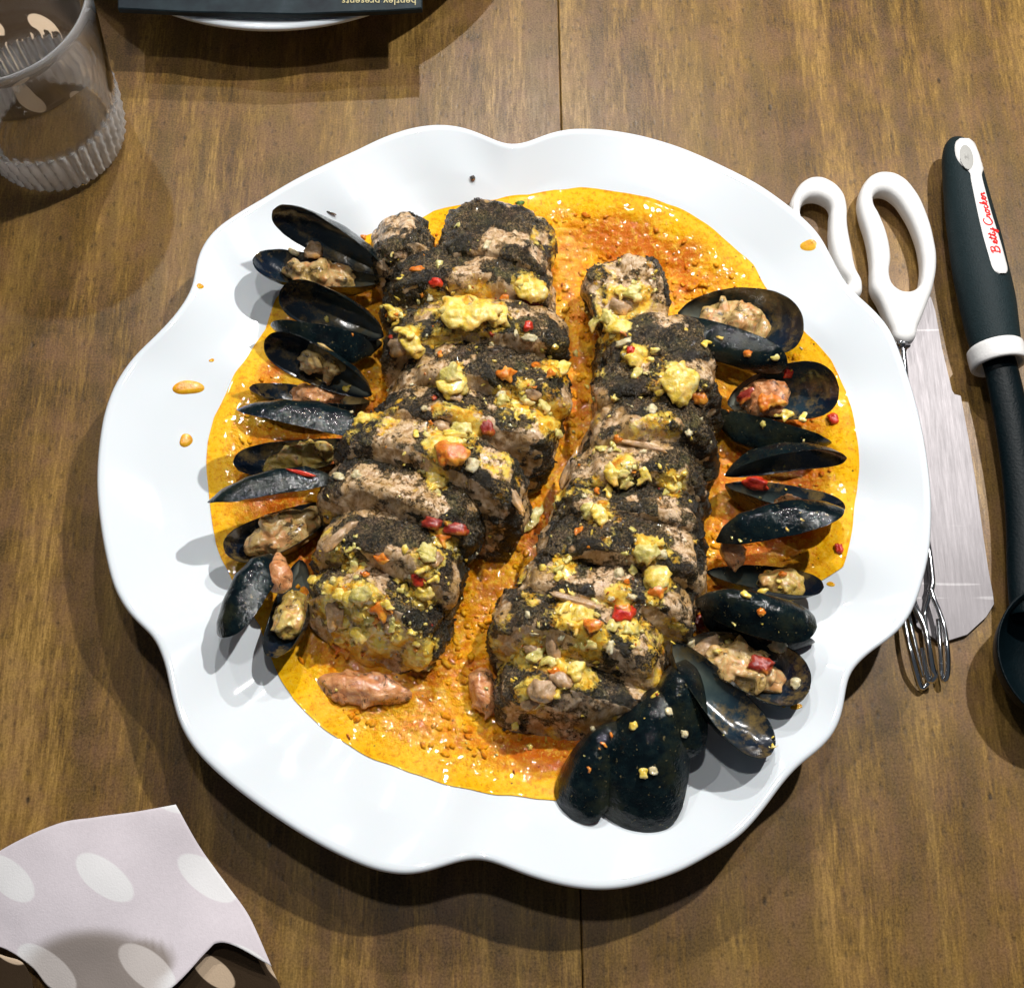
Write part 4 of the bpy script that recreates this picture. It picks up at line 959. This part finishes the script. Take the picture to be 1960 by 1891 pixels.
wire([(1735,1160,.004),(1744,1200,.004),(1756,1250,.004),(1768,1296,.004)], .0009)

# ---------------------------------------------------------------- ladle
ld_ = thing('ladle', 'black ladle with a white collar and white inlay lettered in red script', 'ladle', tuple(P(1880, 700, 0)))
def sweep(rows, seg=40, flat=.82):
    # rows: px, py, z, radius px
    c = catmull([[*P(x, y, z), r*PX*0.965] for x, y, z, r in rows], 90); return tube(c[:, :3], np.maximum(c[:, 3], 1e-4), seg, flat)
v, f = sweep([(1831,265,.012,3),(1831,269,.012,18),(1833,281,.012,31),(1838,303,.0125,41),(1845,345,.013,46.5),(1854,400,.0135,52.5),(1866,460,.0138,57.5),(1877,520,.014,60),(1889,575,.0142,60),(1898,625,.0142,57),(1904,655,.0142,54),(1909,682,.0142,51)], 48, .85)
child('grip', v, f, RUBBER, ld_); track('grip', v, f[:-2])
ca, cb = P(1903.5, 664, .0142), P(1913, 701, .0142); cdv = cb-ca; cl = np.linalg.norm(cdv); cdv /= cl
csd = np.cross(cdv, [0, 0, 1.0]); csd /= np.linalg.norm(csd); cup_ = np.cross(csd, cdv); vv_ = []; aa = np.linspace(0, 2*math.pi, 64, endpoint=False)
for t, r_ in ((.0, 50), (.02, 55), (.08, 58), (.25, 59), (.75, 59), (.93, 58), (1.0, 55.5), (1.0, 50), (.93, 46), (.6, 42), (.5, 20)):
    vv_.append(ca+cdv*cl*t+(np.cos(aa)[:, None]*csd+np.sin(aa)[:, None]*cup_)*r_*PX*.97)
v, f = np.vstack(vv_), [tuple(reversed(q)) for q in gridfaces(11, 64, True)]
child('collar', v, f, WHITE_PL, ld_)
v, f = sweep([(1906,676,.0142,36),(1917,710,.014,36),(1936,800,.013,37),(1952,900,.012,38),(1962,1000,.0115,39),(1966,1100,.012,40),(1975,1180,.014,42)], 32, .62)
child('shaft', v, f, NYLON, ld_)
# bowl
bc = P(2034, 1252, .022); a = np.linspace(0, 2*math.pi, 96, endpoint=False); v = []
for s, z in ((1.0, .0225), (.985, .0232), (.955, .022), (.88, .014), (.72, .0075), (.45, .004), (.05, .0035)): v.append((s, z))
prof = v; vv_ = []
RB = 122*PX
for s, z in [(.05, .0018), (.45, .0022), (.74, .0052), (.92, .0125)]+prof:
    vv_.append(np.c_[bc[0]+RB*s*np.cos(a), bc[1]+RB*1.1*s*np.sin(a), np.full(96, z)])
f = gridfaces(len(vv_), 96, True); f.append(tuple(range(96))[::-1]); f.append(tuple((len(vv_)-1)*96+j for j in range(96)))
child('bowl', np.vstack(vv_), f, NYLON, ld_)
# inlay laid on the grip
def on_grip(x, y, off):
    h = hit(x, y, ('grip',))
    k = 0
    while h is None and k < 60:
        k += 1.0; h = hit(x-k, y+k*0.2, ("grip",))
    return np.array(h[0]+h[1]*off)
rowsI = [(100,1400,1480),(112,1385,1510),(140,1375,1535),(190,1376,1556),(240,1390,1572),(290,1425,1582),(325,1465,1584),(355,1488,1574),(400,1494,1580),(520,1518,1612),(650,1545,1648),(800,1580,1695),(900,1608,1725),(1000,1636,1752),(1050,1652,1764),(1080,1672,1764),(1100,1700,1750)]
ri = catmull(rowsI, 90); v = []
for y, l, r in ri:
    for t in np.linspace(0, 1, 9): 
        px, py = z3(l+(r-l)*t, y); e = min(t, 1-t); v.append(on_grip(px, py, .0002 if e == 0 else .0009))
f = gridfaces(90, 9); inl = child('inlay', v, f, WHITE_PL, ld_)
v = []; n = 30
for r in (0.02, .5, .85, 1.0):
    for j in range(n):
        a_ = 2*math.pi*j/n; ex_, ey_ = math.cos(a_)*44*r, math.sin(a_)*92*r; t_ = math.radians(-12)
        px, py = z3(1458+ex_*math.cos(t_)-ey_*math.sin(t_), 240+ex_*math.sin(t_)+ey_*math.cos(t_)); v.append(on_grip(px, py, .0011))
f = gridfaces(4, n, True); f.append(tuple(range(n))); child('hanging_hole', v, f, GREY_PL, inl)
# red script lettering as pen strokes
def S(*p): return list(p)
GLY = {
 'B': (0.95, [S((.18,.0),(.22,.5),(.30,1.0)), S((.05,.85),(.25,1.02),(.6,1.02),(.68,.82),(.55,.62),(.28,.54)), S((.28,.54),(.62,.52),(.72,.3),(.6,.06),(.3,-.02),(.02,.06))]),
 'C': (0.85, [S((.72,.82),(.68,1.0),(.45,1.02),(.2,.75),(.12,.4),(.25,.06),(.5,.0),(.85,.2))]),
 'e': (0.42, [S((.0,.1),(.2,.25),(.34,.42),(.24,.52),(.12,.38),(.14,.12),(.26,.02),(.44,.12))]),
 't': (0.36, [S((.0,.1),(.16,.5),(.26,.92),(.16,.4),(.16,.08),(.26,.02),(.38,.12)), S((.02,.62),(.38,.66))]),
 'y': (0.5, [S((.02,.4),(.06,.15),(.2,.04),(.34,.2),(.4,.48),(.36,.0),(.22,-.42),(.06,-.38),(.2,-.12),(.52,.16))]),
 'r': (0.42, [S((.0,.1),(.12,.5),(.14,.4),(.3,.44),(.26,.1),(.34,.02),(.44,.12))]),
 'o': (0.46, [S((.26,.48),(.08,.34),(.1,.06),(.28,.04),(.36,.26),(.26,.48),(.48,.4))]),
 'c': (0.38, [S((.34,.42),(.2,.48),(.08,.28),(.14,.04),(.4,.12))]),
 'k': (0.46, [S((.0,.1),(.2,.55),(.26,.98),(.14,.5),(.1,.02)), S((.12,.28),(.34,.5),(.3,.34),(.16,.26),(.34,.02),(.46,.12))]),
}
def script(text):
    x = 0; segs = []
    for ch in text:
        if ch == ' ': x += .18; continue
        w_, st = GLY[ch]
        for s in st: segs.append([(x+a+b*0.18, b) for a, b in s])
        x += w_
    return segs, x
segs, tw = script('Betty Crocker'); p0 = np.array([1703.0, 955.0]); p1 = np.array([1583.0, 500.0]); dv = (p1-p0)/tw; nv = np.array([dv[1], -dv[0]]); nv = nv/np.linalg.norm(nv)*54
parts = []
for s in segs:
    c = catmull(s, max(8, len(s)*5)); T = np.gradient(c, axis=0); q = []
    c3 = [p0+dv*a+nv*(b) for a, b in c]; c3 = np.array(c3); t3 = np.gradient(c3, axis=0); t3 /= np.linalg.norm(t3, axis=1)[:, None]+1e-9
    for (x, y), t in zip(c3, t3):
        for sgn in (-1, 1):
            X_, Y_ = x-t[1]*sgn*4.6, y+t[0]*sgn*4.6; q.append(on_grip(*z3(X_, Y_), .00105))
    parts.append((np.array(q), gridfaces(len(c), 2)))
v, f = merge(parts); o = child('lettering', v, f, RED_INK, inl, smooth=False)
